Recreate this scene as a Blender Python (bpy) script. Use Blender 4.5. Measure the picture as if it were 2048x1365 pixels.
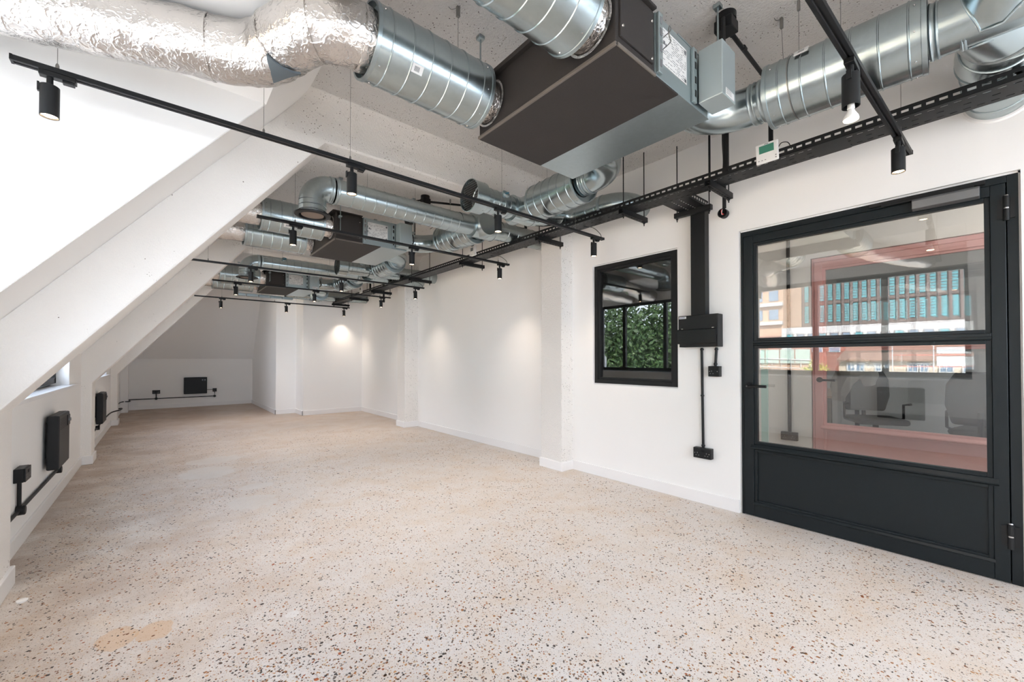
import bpy, bmesh, math, random
import numpy as np
from mathutils import Vector, Matrix, noise
for o in list(bpy.data.objects): bpy.data.objects.remove(o)
S = bpy.context.scene
COL = S.collection
PI = math.pi
rnd = random.Random(7)

# ---------------------------------------------------------------- camera, world, sun, exposure
YAW, PITCH = math.radians(40.33), math.radians(0.687)
cd = bpy.data.cameras.new('camera'); cam = bpy.data.objects.new('camera', cd); COL.objects.link(cam)
cd.sensor_width = 36.0; cd.lens = 825.0 * 36 / 2048; cd.clip_start = 0.02; cd.clip_end = 500
cd.shift_x = (1024 - 1022) / 2048; cd.shift_y = (710 - 682.5) / 2048
sy, cy, sp, cp = math.sin(YAW), math.cos(YAW), math.sin(PITCH), math.cos(PITCH)
r_ = Vector((cy, -sy, 0)); f_ = Vector((sy * cp, cy * cp, sp)); u_ = Vector((-sy * sp, -cy * sp, cp))
M4 = Matrix.Identity(4)
for i in range(3): M4[i][0] = r_[i]; M4[i][1] = u_[i]; M4[i][2] = -f_[i]
M4[2][3] = 1.2
cam.matrix_world = M4; S.camera = cam

W = bpy.data.worlds.new('sky'); S.world = W; W.use_nodes = True
wn = W.node_tree.nodes; wl = W.node_tree.links; wn.clear()
wo = wn.new('ShaderNodeOutputWorld'); wb = wn.new('ShaderNodeBackground')
wtc = wn.new('ShaderNodeTexCoord'); wsx = wn.new('ShaderNodeSeparateXYZ'); wr = wn.new('ShaderNodeValToRGB')
wl.new(wtc.outputs['Generated'], wsx.inputs[0]); wl.new(wsx.outputs['Z'], wr.inputs[0])
wr.color_ramp.elements[0].position = 0.0; wr.color_ramp.elements[0].color = (1.06, 1.18, 1.33, 1)
wr.color_ramp.elements[1].position = 0.7; wr.color_ramp.elements[1].color = (0.54, 0.66, 0.86, 1)
wl.new(wr.outputs[0], wb.inputs['Color']); wb.inputs['Strength'].default_value = 4.2
wl.new(wb.outputs[0], wo.inputs[0])
sl = bpy.data.lights.new('sun', 'SUN'); sl.energy = 20.0; sl.color = (1.0, 0.96, 0.90); sl.angle = math.radians(1.0)
so = bpy.data.objects.new('sun', sl); COL.objects.link(so)
so.rotation_euler = Vector((-0.72, 0.45, -0.75)).to_track_quat('-Z', 'Y').to_euler()   # from behind the building, onto the facades opposite
def portal(name, loc, size, direction):
    L = bpy.data.lights.new(name, 'AREA'); L.shape = 'RECTANGLE'; L.size, L.size_y = size
    L.cycles.is_portal = True
    o = bpy.data.objects.new(name, L); COL.objects.link(o); o.location = loc
    o.rotation_euler = Vector(direction).to_track_quat('-Z', 'Y').to_euler(); return o
portal('window portal', (-1.06, 1.45, 1.65), (2.5, 1.5), (1, 0, 0))
portal('window portal', (-1.06, 4.72, 1.65), (2.5, 1.5), (1, 0, 0))
portal('window portal', (-1.06, 8.39, 1.65), (2.5, 1.5), (1, 0, 0))
portal('window portal', (1.4, -2.14, 1.6), (3.8, 1.5), (0, 1, 0))
S.view_settings.view_transform = 'Standard'; S.view_settings.look = 'None'
S.view_settings.gamma = 1.0; S.view_settings.use_curve_mapping = False
S.view_settings.exposure = 0.74
S.cycles.max_bounces = 12; S.cycles.diffuse_bounces = 10; S.cycles.glossy_bounces = 5
S.cycles.transparent_max_bounces = 12; S.cycles.sample_clamp_indirect = 15.0
S.cycles.caustics_reflective = False; S.cycles.caustics_refractive = False

# ---------------------------------------------------------------- mesh helpers
class MB:
    def __init__(s): s.v = []; s.f = []
    def add(s, vs, fs):
        o = len(s.v); s.v += [tuple(p) for p in vs]; s.f += [tuple(i + o for i in f) for f in fs]; return s
    def box(s, x0, x1, y0, y1, z0, z1):
        x0, x1 = sorted((x0, x1)); y0, y1 = sorted((y0, y1)); z0, z1 = sorted((z0, z1))
        return s.add([(x0,y0,z0),(x1,y0,z0),(x1,y1,z0),(x0,y1,z0),(x0,y0,z1),(x1,y0,z1),(x1,y1,z1),(x0,y1,z1)],
                     [(0,3,2,1),(4,5,6,7),(0,1,5,4),(1,2,6,5),(2,3,7,6),(3,0,4,7)])
    def hexa(s, b, t):     # four bottom points, four top points (counter-clockwise from above)
        return s.add(list(b) + list(t), [(0,3,2,1),(4,5,6,7),(0,1,5,4),(1,2,6,5),(2,3,7,6),(3,0,4,7)])
    def prism(s, poly, a0, a1, axis='Y'):
        n = len(poly)
        if axis == 'Y': mk = lambda p, a: (p[0], a, p[1])
        elif axis == 'X': mk = lambda p, a: (a, p[0], p[1])
        else: mk = lambda p, a: (p[0], p[1], a)
        vs = [mk(p, a0) for p in poly] + [mk(p, a1) for p in poly]
        area = sum(poly[i][0]*poly[(i+1)%n][1]-poly[(i+1)%n][0]*poly[i][1] for i in range(n))
        flip = (area > 0) == (axis == 'Y')
        fs = [tuple(range(n)), tuple(range(2*n-1, n-1, -1))] + [(i, i+n, (i+1)%n+n, (i+1)%n) for i in range(n)]
        if not flip: fs = [tuple(reversed(f)) for f in fs]
        if a1 < a0: fs = [tuple(reversed(f)) for f in fs]
        return s.add(vs, fs)
    def lathe(s, p0, d, prof, n=32, caps=True):      # prof: (distance along d, radius)
        p0 = Vector(p0); d = Vector(d).normalized(); a = d.orthogonal().normalized(); b = d.cross(a)
        vs = []; fs = []
        for t, r in prof:
            for i in range(n):
                th = 2*PI*i/n; vs.append(p0 + d*t + (a*math.cos(th) + b*math.sin(th))*r)
        for k in range(len(prof)-1):
            for i in range(n):
                j = (i+1) % n; fs.append((k*n+i, k*n+j, (k+1)*n+j, (k+1)*n+i))
        if caps:
            fs.append(tuple(range(n-1, -1, -1))); fs.append(tuple((len(prof)-1)*n+i for i in range(n)))
        return s.add(vs, fs)
    def cyl(s, p0, p1, r, n=16, r2=None, caps=True):
        p0 = Vector(p0); p1 = Vector(p1)
        return s.lathe(p0, p1-p0, [(0, r), ((p1-p0).length, r if r2 is None else r2)], n, caps)
    def tube(s, pts, r, n=12, caps=True, jit=0.0, rf=None):
        P = [Vector(p) for p in pts]; m = len(P); vs = []; fs = []
        T = [(P[min(i+1, m-1)] - P[max(i-1, 0)]).normalized() for i in range(m)]
        a = T[0].orthogonal().normalized()
        for k in range(m):
            a = (a - T[k]*a.dot(T[k])).normalized(); b = T[k].cross(a)
            rk = rf(k/(m-1)) if rf else r
            for i in range(n):
                th = 2*PI*i/n; dr = (a*math.cos(th) + b*math.sin(th)); q = P[k] + dr*rk
                if jit: q += dr * jit * (noise.noise(q*14) + 0.6*noise.noise(q*35))
                vs.append(q)
        for k in range(m-1):
            for i in range(n):
                j = (i+1) % n; fs.append((k*n+i, k*n+j, (k+1)*n+j, (k+1)*n+i))
        if caps:
            fs.append(tuple(range(n-1, -1, -1))); fs.append(tuple((m-1)*n+i for i in range(n)))
        return s.add(vs, fs)
    def build(s, name, mat, parent=None, smooth=False, bevel=0.0, org=None, **props):
        me = bpy.data.meshes.new(name)
        V = [Vector(p) for p in s.v]
        if org is not None: org = Vector(org)
        elif parent is not None: org = Vector(parent['_o'])
        else:
            lo = Vector([min(p[i] for p in V) for i in range(3)]); hi = Vector([max(p[i] for p in V) for i in range(3)])
            org = Vector(((lo.x+hi.x)/2, (lo.y+hi.y)/2, lo.z))
        me.from_pydata([p - org for p in V], [], s.f); me.update()
        bm = bmesh.new(); bm.from_mesh(me); bmesh.ops.recalc_face_normals(bm, faces=bm.faces); bm.to_mesh(me); bm.free()
        me.materials.append(mat)
        if smooth:
            me.shade_smooth(); me.set_sharp_from_angle(angle=math.radians(38))
        o = bpy.data.objects.new(name, me); COL.objects.link(o)
        if parent is not None: o.parent = parent
        else: o.location = org
        o['_o'] = tuple(org)
        if bevel:
            b = o.modifiers.new('bevel', 'BEVEL'); b.width = bevel; b.segments = 2; b.limit_method = 'ANGLE'; b.angle_limit = math.radians(50)
        for k, v in props.items(): o[k] = v
        return o
def thing(name, label, cat, loc=(0, 0, 0), group=None, kind=None):
    o = bpy.data.objects.new(name, None); COL.objects.link(o); o.location = loc; o.empty_display_size = 0.1
    o['label'] = label; o['category'] = cat; o['_o'] = tuple(loc)
    if group: o['group'] = group
    if kind: o['kind'] = kind
    return o
def tag(o, label, cat, group=None):
    o['label'] = label; o['category'] = cat
    if group: o['group'] = group
    return o
def dup(root, loc, rotz=0.0, label=None, group=None):
    r = root.copy(); COL.objects.link(r); r.location = loc; r.rotation_euler = (0, 0, rotz)
    if label: r['label'] = label
    if group: r['group'] = group
    for ch in list(root.children):
        c = ch.copy(); COL.objects.link(c); c.parent = r
        for g in list(ch.children):
            d = g.copy(); COL.objects.link(d); d.parent = c
    return r
def struct(name, mb, mat, label=None, **kw):
    o = mb.build(name, mat, **kw); o['kind'] = 'structure'
    if label: o['label'] = label
    return o
def arc(c, a, b, r, n=10, t0=0.0, t1=PI/2):       # points c + r*(a cos t + b sin t)
    c, a, b = Vector(c), Vector(a), Vector(b)
    return [c + (a*math.cos(t0+(t1-t0)*i/n) + b*math.sin(t0+(t1-t0)*i/n))*r for i in range(n+1)]
def smooth_path(pts, n=8):                        # Catmull-Rom
    P = [Vector(p) for p in pts]; P = [2*P[0]-P[1]] + P + [2*P[-1]-P[-2]]; out = []
    for i in range(1, len(P)-2):
        a, b, c, d = P[i-1:i+3]
        for k in range(n):
            t = k/n; out.append(0.5*((2*b) + (c-a)*t + (2*a-5*b+4*c-d)*t*t + (3*b-a-3*c+d)*t**3))
    out.append(P[-2]); return out

# ---------------------------------------------------------------- material helpers
def srgb(r, g, b):
    return tuple(((c/255)/12.92 if c/255 <= 0.04045 else ((c/255+0.055)/1.055)**2.4) for c in (r, g, b)) + (1.0,)
class MT:
    def __init__(s, name):
        s.m = bpy.data.materials.new(name); s.m.use_nodes = True; s.n = s.m.node_tree.nodes; s.l = s.m.node_tree.links
        s.b = s.n['Principled BSDF']; s.out = s.n['Material Output']; s.tc = s.n.new('ShaderNodeTexCoord')
    def node(s, t, **kw):
        n = s.n.new(t)
        for k, v in kw.items():
            if k.startswith('i_'):
                key = k[2:].replace('_', ' '); n.inputs[key].default_value = v
            else: setattr(n, k, v)
        return n
    def link(s, a, b): s.l.new(a, b)
    def noise(s, scale, detail=3, rough=0.55, coord='Object', mapscale=None):
        n = s.node('ShaderNodeTexNoise', i_Scale=scale, i_Detail=detail, i_Roughness=rough)
        src = s.tc.outputs[coord]
        if mapscale:
            mp = s.node('ShaderNodeMapping'); mp.inputs['Scale'].default_value = mapscale; s.link(src, mp.inputs[0]); src = mp.outputs[0]
        s.link(src, n.inputs['Vector']); return n.outputs['Fac']
    def voro(s, scale, feature='F1', out='Distance', coord='Object', rand=1.0):
        n = s.node('ShaderNodeTexVoronoi', feature=feature, i_Scale=scale); n.inputs['Randomness'].default_value = rand
        s.link(s.tc.outputs[coord], n.inputs['Vector']); return n.outputs[out]
    def ramp(s, fac, stops):
        r = s.node('ShaderNodeValToRGB'); e = r.color_ramp.elements
        while len(e) < len(stops): e.new(0.5)
        for i, (p, c) in enumerate(stops):
            e[i].position = p; e[i].color = c if len(c) == 4 else tuple(c) + (1,)
        s.link(fac, r.inputs[0]); return r.outputs[0]
    def mix(s, fac, a, b, mode='MIX'):
        m = s.node('ShaderNodeMix', data_type='RGBA', blend_type=mode)
        for i, v in ((0, fac), (6, a), (7, b)):
            if hasattr(v, 'links'): s.link(v, m.inputs[i])
            else: m.inputs[i].default_value = v
        return m.outputs[2]
    def math(s, op, a, b=0.0):
        m = s.node('ShaderNodeMath', operation=op)
        for i, v in ((0, a), (1, b)):
            if hasattr(v, 'links'): s.link(v, m.inputs[i])
            else: m.inputs[i].default_value = v
        return m.outputs[0]
    def col(s, c):
        if hasattr(c, 'links'): s.link(c, s.b.inputs['Base Color'])
        else: s.b.inputs['Base Color'].default_value = c
    def set(s, rough=None, metal=None, spec=None):
        if rough is not None:
            if hasattr(rough, 'links'): s.link(rough, s.b.inputs['Roughness'])
            else: s.b.inputs['Roughness'].default_value = rough
        if metal is not None: s.b.inputs['Metallic'].default_value = metal
        if spec is not None: s.b.inputs['Specular IOR Level'].default_value = spec
    def bump(s, h, strength=0.3, dist=0.01, prev=None):
        b = s.node('ShaderNodeBump'); b.inputs['Strength'].default_value = strength; b.inputs['Distance'].default_value = dist
        s.link(h, b.inputs['Height'])
        if prev is not None: s.link(prev, b.inputs['Normal'])
        s.link(b.outputs[0], s.b.inputs['Normal']); return b.outputs[0]
def plain(name, c, rough=0.5, metal=0.0, bumpscale=None, bs=0.1, spec=None, var=0.0):
    t = MT(name); t.set(rough, metal, spec)
    if var:
        t.col(t.mix(t.noise(6, 4), tuple(x*(1-var) for x in c[:3])+(1,), tuple(min(1, x*(1+var)) for x in c[:3])+(1,)))
    else: t.col(c)
    if bumpscale: t.bump(t.noise(bumpscale, 4), bs, 0.004)
    return t.m

white = srgb(244, 243, 241)
M_WALL = plain('white wall paint', white, 0.75, bumpscale=90, bs=0.05)
M_TRIM = plain('white gloss trim', srgb(240, 239, 238), 0.4)
def concrete(name, spots, bump):
    t = MT(name); t.set(0.85)
    big = t.noise(1.6, 4); base = t.mix(big, srgb(240, 236, 231), srgb(247, 245, 241))
    v = t.voro(95); sel = t.noise(4, 4, 0.65)
    vc = t.voro(95, out='Color'); sepc = t.node('ShaderNodeSeparateColor'); t.link(vc, sepc.inputs[0])
    thr = t.math('MULTIPLY', t.math('POWER', sepc.outputs[0], 3.2), 0.34)
    vv = t.math('ADD', v, t.math('MULTIPLY', t.math('SUBTRACT', t.noise(160, 2), 0.5), 0.22))
    pit = t.math('MULTIPLY', t.math('LESS_THAN', vv, thr), t.math('GREATER_THAN', sel, spots))
    t.col(t.mix(pit, base, srgb(120, 108, 98)))
    h = t.math('ADD', t.noise(75, 5, 0.65), t.math('MULTIPLY', t.noise(16, 3), 0.6))
    h = t.math('SUBTRACT', h, t.math('MULTIPLY', pit, 1.5))
    t.bump(h, bump, 0.034); return t.m
M_CONC = concrete('painted rough concrete', 0.46, 0.55)
M_CEIL = concrete('painted stippled ceiling', 0.46, 0.85)
M_CONC2 = concrete('painted concrete frame', 0.62, 0.28)

def floor_mat():
    t = MT('ground concrete aggregate'); t.set(t.ramp(t.noise(3, 4), [(0.3, (0.42,)*3), (0.7, (0.62,)*3)]))
    big = t.noise(0.9, 5, 0.6); mid = t.noise(3.5, 5, 0.65)
    base = t.mix(big, srgb(204, 197, 189), srgb(222, 218, 213))
    base = t.mix(t.ramp(mid, [(0.45, (0, 0, 0)), (0.72, (1, 1, 1))]), base, srgb(208, 194, 178))
    # fine aggregate in three sizes
    for sc, thr, amt in ((240, 0.30, 0.75), (120, 0.27, 0.8), (70, 0.2, 0.8)):
        n = t.node('ShaderNodeTexVoronoi', i_Scale=sc); t.link(t.tc.outputs['Object'], n.inputs['Vector'])
        sc_ = t.node('ShaderNodeSeparateColor'); t.link(n.outputs['Color'], sc_.inputs[0])
        stone = t.ramp(sc_.outputs[0], [(0.0, srgb(70, 58, 50)), (0.12, srgb(96, 74, 58)), (0.25, srgb(146, 116, 92)), (0.42, srgb(184, 148, 116)),
                                        (0.55, srgb(214, 186, 156)), (0.75, srgb(228, 216, 204)), (1.0, srgb(176, 164, 152))])
        pick = t.math('MULTIPLY', t.math('LESS_THAN', n.outputs['Distance'], thr), t.math('GREATER_THAN', sc_.outputs[1], 0.35))
        base = t.mix(t.math('MULTIPLY', pick, amt), base, stone)
    # dirt towards the window wall (wear with its own shape)
    sx = t.node('ShaderNodeSeparateXYZ'); t.link(t.tc.outputs['Object'], sx.inputs[0])
    mr = t.node('ShaderNodeMapRange'); mr.inputs['From Min'].default_value = 1.1; mr.inputs['From Max'].default_value = -1.3
    t.link(sx.outputs['X'], mr.inputs['Value'])
    dirt = t.math('MULTIPLY', mr.outputs[0], t.ramp(t.noise(2.2, 6, 0.7), [(0.35, (0, 0, 0)), (0.62, (1, 1, 1))]))
    my = t.node('ShaderNodeMapRange'); my.inputs['From Min'].default_value = 4.0; my.inputs['From Max'].default_value = 10.5; my.inputs['To Max'].default_value = 0.62
    t.link(sx.outputs['Y'], my.inputs['Value'])
    worn = t.math('MULTIPLY', my.outputs[0], t.ramp(t.noise(1.3, 5, 0.65), [(0.30, (0.45,)*3), (0.62, (1, 1, 1))]))
    base = t.mix(worn, base, srgb(172, 140, 112))
    base = t.mix(t.math('MULTIPLY', dirt, 0.75), base, srgb(132, 102, 76))
    # cement patches
    for (px, py, rx, ry, c) in FLOOR_PATCHES:
        mp = t.node('ShaderNodeMapping', vector_type='POINT'); mp.inputs['Location'].default_value = (-px/rx, -py/ry, 0)
        mp.inputs['Scale'].default_value = (1/rx, 1/ry, 0); t.link(t.tc.outputs['Object'], mp.inputs[0])
        ln = t.node('ShaderNodeVectorMath', operation='LENGTH'); t.link(mp.outputs[0], ln.inputs[0])
        d = t.math('ADD', ln.outputs['Value'], t.math('MULTIPLY', t.noise(9, 3), 0.9))
        base = t.mix(t.math('MULTIPLY', t.math('LESS_THAN', d, 1.35), 0.6), base, c)
    t.col(base); t.bump(t.noise(130, 3), 0.12, 0.003); return t.m
G_ = srgb(206, 202, 196); T_ = srgb(202, 168, 130)
FLOOR_PATCHES = [(0.39, 5.43, 0.26, 0.30, G_), (0.50, 6.05, 0.30, 0.22, G_), (0.60, 4.08, 0.20, 0.22, G_), (0.70, 4.56, 0.16, 0.12, G_),
                 (0.48, 2.16, 0.03, 0.03, srgb(220, 218, 214)), (-0.13, 2.46, 0.08, 0.10, T_), (-0.01, 2.42, 0.08, 0.09, T_), (1.49, 2.21, 0.20, 0.10, srgb(206, 200, 193))]
M_FLOOR = floor_mat()
M_BLACK = plain('black powder coat', srgb(28, 29, 30), 0.45, bumpscale=300, bs=0.05, spec=0.28)
M_BLACKP = plain('black plastic', srgb(22, 23, 24), 0.38, spec=0.3)
M_DOOR = plain('anthracite steel paint', srgb(22, 29, 32), 0.36, bumpscale=60, bs=0.03, var=0.06, spec=0.3)
M_PINK = plain('pink steel paint', srgb(226, 172, 170), 0.5, bumpscale=60, bs=0.02)
M_CHROME = plain('polished steel', srgb(200, 200, 200), 0.22, 1.0)
M_INS = plain('black foam insulation', srgb(46, 42, 40), 0.8, bumpscale=160, bs=0.25, var=0.15)
M_WIRE = plain('steel wire', srgb(150, 148, 144), 0.4, 1.0)
M_WHITEP = plain('white plastic', srgb(238, 238, 236), 0.35)
M_PAPER = plain('white printed paper', srgb(218, 218, 216), 0.6)
M_INK = plain('grey ink', srgb(90, 92, 96), 0.6)
def galv(name, c, rough, scale=28):
    t = MT(name); t.b.inputs['Metallic'].default_value = 1.0
    sp = t.voro(scale, out='Color'); sc = t.node('ShaderNodeSeparateColor'); t.link(sp, sc.inputs[0])
    n = t.noise(9, 3)
    k = t.math('ADD', t.math('MULTIPLY', sc.outputs[0], 0.35), t.math('MULTIPLY', n, 0.65))
    t.col(t.ramp(k, [(0.25, tuple(x*0.93 for x in c[:3])), (0.7, c)]))
    r = t.node('ShaderNodeMapRange'); r.inputs['To Min'].default_value = rough*0.92; r.inputs['To Max'].default_value = rough*1.1; t.link(k, r.inputs['Value'])
    t.set(r.outputs[0]); return t.m
M_GALV = galv('galvanised spiral duct steel', srgb(176, 187, 189), 0.25, 60)
M_GALV2 = galv('galvanised sheet steel', srgb(172, 184, 187), 0.34, 60)
M_CASE = plain('grey blue sheet casing', srgb(168, 182, 185), 0.38, 0.75)
def foil():
    t = MT('crumpled aluminium foil'); t.set(0.26, 1.0); t.col(t.mix(t.noise(5, 3), srgb(204, 199, 194), srgb(228, 224, 220)))
    def ridge(sc, p):
        n = t.math('ABSOLUTE', t.math('SUBTRACT', t.noise(sc, 2, 0.5), 0.5)); return t.ramp(n, [(0.0, (1, 1, 1)), (p, (0, 0, 0))])
    h = t.math('ADD', t.math('MULTIPLY', ridge(13, 0.05), 0.8), t.math('MULTIPLY', ridge(34, 0.06), 0.5))
    h = t.math('ADD', h, t.math('MULTIPLY', t.noise(70, 5, 0.7), 0.8)); t.bump(h, 0.42, 0.005); return t.m
M_FOIL = foil()
def glass_mat(name, tint, ior):
    m = bpy.data.materials.new(name); m.use_nodes = True; n = m.node_tree.nodes; l = m.node_tree.links; n.clear()
    o = n.new('ShaderNodeOutputMaterial'); mx = n.new('ShaderNodeMixShader'); tr = n.new('ShaderNodeBsdfTransparent'); gl = n.new('ShaderNodeBsdfGlossy')
    fr = n.new('ShaderNodeFresnel'); ge = n.new('ShaderNodeNewGeometry'); pw = n.new('ShaderNodeMath'); pw.operation = 'MULTIPLY_ADD'; pw.inputs[1].default_value = 1/ior - ior; pw.inputs[2].default_value = ior
    l.new(ge.outputs['Backfacing'], pw.inputs[0]); l.new(pw.outputs[0], fr.inputs['IOR']); tr.inputs['Color'].default_value = tint; gl.inputs['Roughness'].default_value = 0.0
    l.new(fr.outputs[0], mx.inputs[0]); l.new(tr.outputs[0], mx.inputs[1]); l.new(gl.outputs[0], mx.inputs[2]); l.new(mx.outputs[0], o.inputs[0]); return m
M_GLASS = glass_mat('coated double glazing', (0.90, 0.91, 0.905, 1), 2.0)
M_GLASSW = glass_mat('outer window glass', (0.97, 0.97, 0.975, 1), 1.45)
def emit(name, c, strength):
    m = bpy.data.materials.new(name); m.use_nodes = True; b = m.node_tree.nodes['Principled BSDF']
    b.inputs['Base Color'].default_value = (0.9, 0.9, 0.9, 1); b.inputs['Emission Color'].default_value = c; b.inputs['Emission Strength'].default_value = strength; return m
M_LAMP = emit('warm lamp lens', (1.0, 0.72, 0.45, 1), 14.0)

# ---------------------------------------------------------------- the room shell
KX, SLX = -0.69, 1.226                       # knee wall plane, slope of the roof
slope_z = lambda x: 1.265 + 1.226 * (x - KX)
slope_x = lambda z: KX + (z - 1.265) / 1.226
CEIL = 3.03; XTOP = slope_x(CEIL); ROOF_T = 0.22
fl = struct('floor', MB().box(-1.05, 3.75, -2.1, 13.45, -0.12, 0.0), M_FLOOR, 'polished concrete floor with exposed pebble aggregate and cement patches', org=(0, 0, 0))

# pebbles ground flush with the floor: the nearest ones are parts, the rest one mass
STONES = [srgb(*c) for c in ((58, 52, 50), (74, 66, 60), (92, 70, 54), (130, 84, 54), (176, 118, 72), (196, 146, 98), (150, 112, 84), (214, 190, 160), (150, 146, 142), (112, 100, 92), (168, 92, 56))]
def stone_mat(name, c):
    t = MT(name); t.set(0.42); t.col(t.mix(t.noise(120, 3), tuple(x*0.8 for x in c[:3])+(1,), c)); return t.m
def pebble_mass():
    g = np.random.default_rng(3)
    N = 46000
    depth = 1.45 + 5.6 * g.random(N)**1.6
    lat = (g.random(N)*2-1) * 1.27
    x = depth*sy + lat*depth*cy; y = depth*cy - lat*depth*sy
    keep = (x > -0.6) & (x < 3.42) & (y < 9.5) & ~((x < -0.55) & (y > 3.0) & (y < 3.5))
    dens = np.array([noise.noise(Vector((a*1.7, b*1.7, 0.3))) for a, b in zip(x, y)])
    keep &= (g.random(N) < 0.72 + 0.9*dens)
    for (px, py, rx, ry, c) in FLOOR_PATCHES[:5]: keep &= (((x-px)/rx)**2 + ((y-py)/ry)**2) > 0.85
    x, y, depth = x[keep], y[keep], depth[keep]; n = len(x)
    r = 0.0022 + 0.0042 * g.random(n)**2.2 + 0.0012*np.maximum(0, depth-2.2)**0.8 * 0.6
    big = g.random(n) < 0.022; r[big] *= 1.7
    return x, y, r, g
def build_pebbles():
    x, y, r, g = pebble_mass(); n = len(x)
    dcam = x*sy + y*cy
    near = np.argsort(-(r/dcam**2))[:300]; mask = np.zeros(n, bool); mask[near] = True
    mats = [stone_mat('pebble stone', c) for c in STONES]
    K = 8
    me = []
    for k in range(11):
        th = np.sort(g.random(K)*0.5 + np.arange(K)) * 2*PI/K; rr = 0.75 + 0.45*g.random(K); el = 0.6 + 0.4*g.random()
        vs = [(0, 0, 0.0011/0.006)] + [(0.8*a*math.cos(t), 0.8*a*el*math.sin(t), 0.0009/0.006) for a, t in zip(rr, th)] + [(a*math.cos(t), a*el*math.sin(t), -0.001/0.006) for a, t in zip(rr, th)]
        fs = [(0, 1+i, 1+(i+1) % K) for i in range(K)] + [(1+i, 1+K+i, 1+K+(i+1) % K, 1+(i+1) % K) for i in range(K)]
        m = bpy.data.meshes.new('pebble'); m.from_pydata(vs, [], fs); m.update(); m.materials.append(mats[k]); m.shade_smooth(); me.append(m)
    for i in near:
        o = bpy.data.objects.new('pebble', me[int(g.integers(11))]); COL.objects.link(o); o.parent = fl
        o.location = (x[i], y[i], 0); o.scale = (r[i], r[i], 0.006); o.rotation_euler = (0, 0, g.random()*6.28)
    x, y, r = x[~mask], y[~mask], r[~mask]; n = len(x); K = 7
    th = (np.arange(K) + 0.55*g.random((n, K))) * 2*PI/K; rr = r[:, None]*(0.75+0.45*g.random((n, K))); el = 0.55+0.45*g.random(n); ro = g.random(n)*6.28
    lx, ly = rr*np.cos(th), rr*np.sin(th)*el[:, None]
    X = x[:, None] + lx*np.cos(ro)[:, None] - ly*np.sin(ro)[:, None]; Y = y[:, None] + lx*np.sin(ro)[:, None] + ly*np.cos(ro)[:, None]
    V = np.stack([X, Y, np.full_like(X, 0.0007)], -1)
    B = V.copy(); B[..., 2] = -0.0008; B[..., :2] += (V[..., :2] - V[..., :2].mean(1, keepdims=True))*0.12
    verts = np.concatenate([V, B], 1).reshape(-1, 3)
    m = bpy.data.meshes.new('pebble_aggregate'); m.vertices.add(len(verts)); m.vertices.foreach_set('co', verts.ravel())
    base = np.arange(n)*2*K; ar = np.arange(K); nx = (ar+1) % K
    top = (base[:, None] + ar).ravel(); side = np.stack([base[:, None]+ar, base[:, None]+K+ar, base[:, None]+K+nx, base[:, None]+nx], -1).reshape(-1)
    loops = np.concatenate([top, side]); starts = np.concatenate([np.arange(n)*K, n*K + np.arange(n*K)*4]); tot = np.concatenate([np.full(n, K), np.full(n*K, 4)])
    m.loops.add(len(loops)); m.loops.foreach_set('vertex_index', loops.astype(np.int32))
    m.polygons.add(len(starts)); m.polygons.foreach_set('loop_start', starts.astype(np.int32)); m.polygons.foreach_set('loop_total', tot.astype(np.int32))
    w = np.array([.12, .10, .11, .10, .13, .12, .10, .08, .06, .05, .03]); mi = g.choice(11, n, p=w/w.sum())
    m.update(); m.polygons.foreach_set('material_index', np.concatenate([mi, np.repeat(mi, K)]).astype(np.int32))
    for q in mats: m.materials.append(q)
    m.update()
    o = bpy.data.objects.new('pebble_aggregate', m); COL.objects.link(o); o.parent = fl; o['kind'] = 'stuff'
build_pebbles()

# right wall with openings for the window and the door
D0, D1, DZ = -0.082, 1.300, 2.200           # door opening
N0, N1, NZ0, NZ1 = 1.815, 2.750, 0.945, 2.190   # inner window opening
XR, XR2, XR3, WT = 3.465, 3.55, 3.60, 0.16
rw = MB()
rw.box(XR, XR+WT, -2.1, D0-0.008, 0, CEIL).box(XR, XR+WT, D0-0.008, D1+0.008, DZ+0.012, CEIL)
rw.box(XR, XR+WT, D1+0.008, N0, 0, CEIL).box(XR, XR+WT, N0, N1, 0, NZ0).box(XR, XR+WT, N0, N1, NZ1, CEIL).box(XR, XR+WT, N1, 3.03, 0, CEIL)
rw.box(XR2, XR2+WT, 3.03, 7.08, 0, CEIL).box(XR3, XR3+WT, 7.08, 9.65, 0, CEIL)
struct('wall_right', rw, M_WALL, 'smooth white plaster wall on the door side of the room')
# end walls and alcove
fw = MB().box(2.33, 3.78, 9.65, 9.8, 0, CEIL).box(1.93, 2.33, 10.25, 10.4, 0, CEIL).box(2.33, 2.45, 9.8, 10.4, 0, CEIL)
struct('wall_far', fw, M_WALL, 'white end wall with a shallow step')
struct('wall_alcove', MB().box(1.93, 2.08, 10.4, 13.45, 0, CEIL), M_WALL, 'white side wall of the end alcove')
struct('wall_end', MB().box(-0.9, 1.93, 13.3, 13.45, 0, 1.22), M_WALL, 'low white knee wall across the alcove end')
hip = MB(); hz = lambda z: 13.3 - (z-1.22)*0.742
hip.hexa([(-0.9, 13.3, 1.22), (1.93, 13.3, 1.22), (1.93, 13.5, 1.22), (-0.9, 13.5, 1.22)], [(-0.9, hz(3.1), 3.1), (1.93, hz(3.1), 3.1), (1.93, hz(3.1)+0.25, 3.1), (-0.9, hz(3.1)+0.25, 3.1)])
struct('ceiling_hip', hip, M_WALL, 'plastered hip slope over the alcove end')
struct('ceiling', MB().box(-0.1, 3.8, -2.3, 13.5, CEIL, CEIL+0.15), M_CEIL, 'rough stippled white concrete ceiling')

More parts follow.
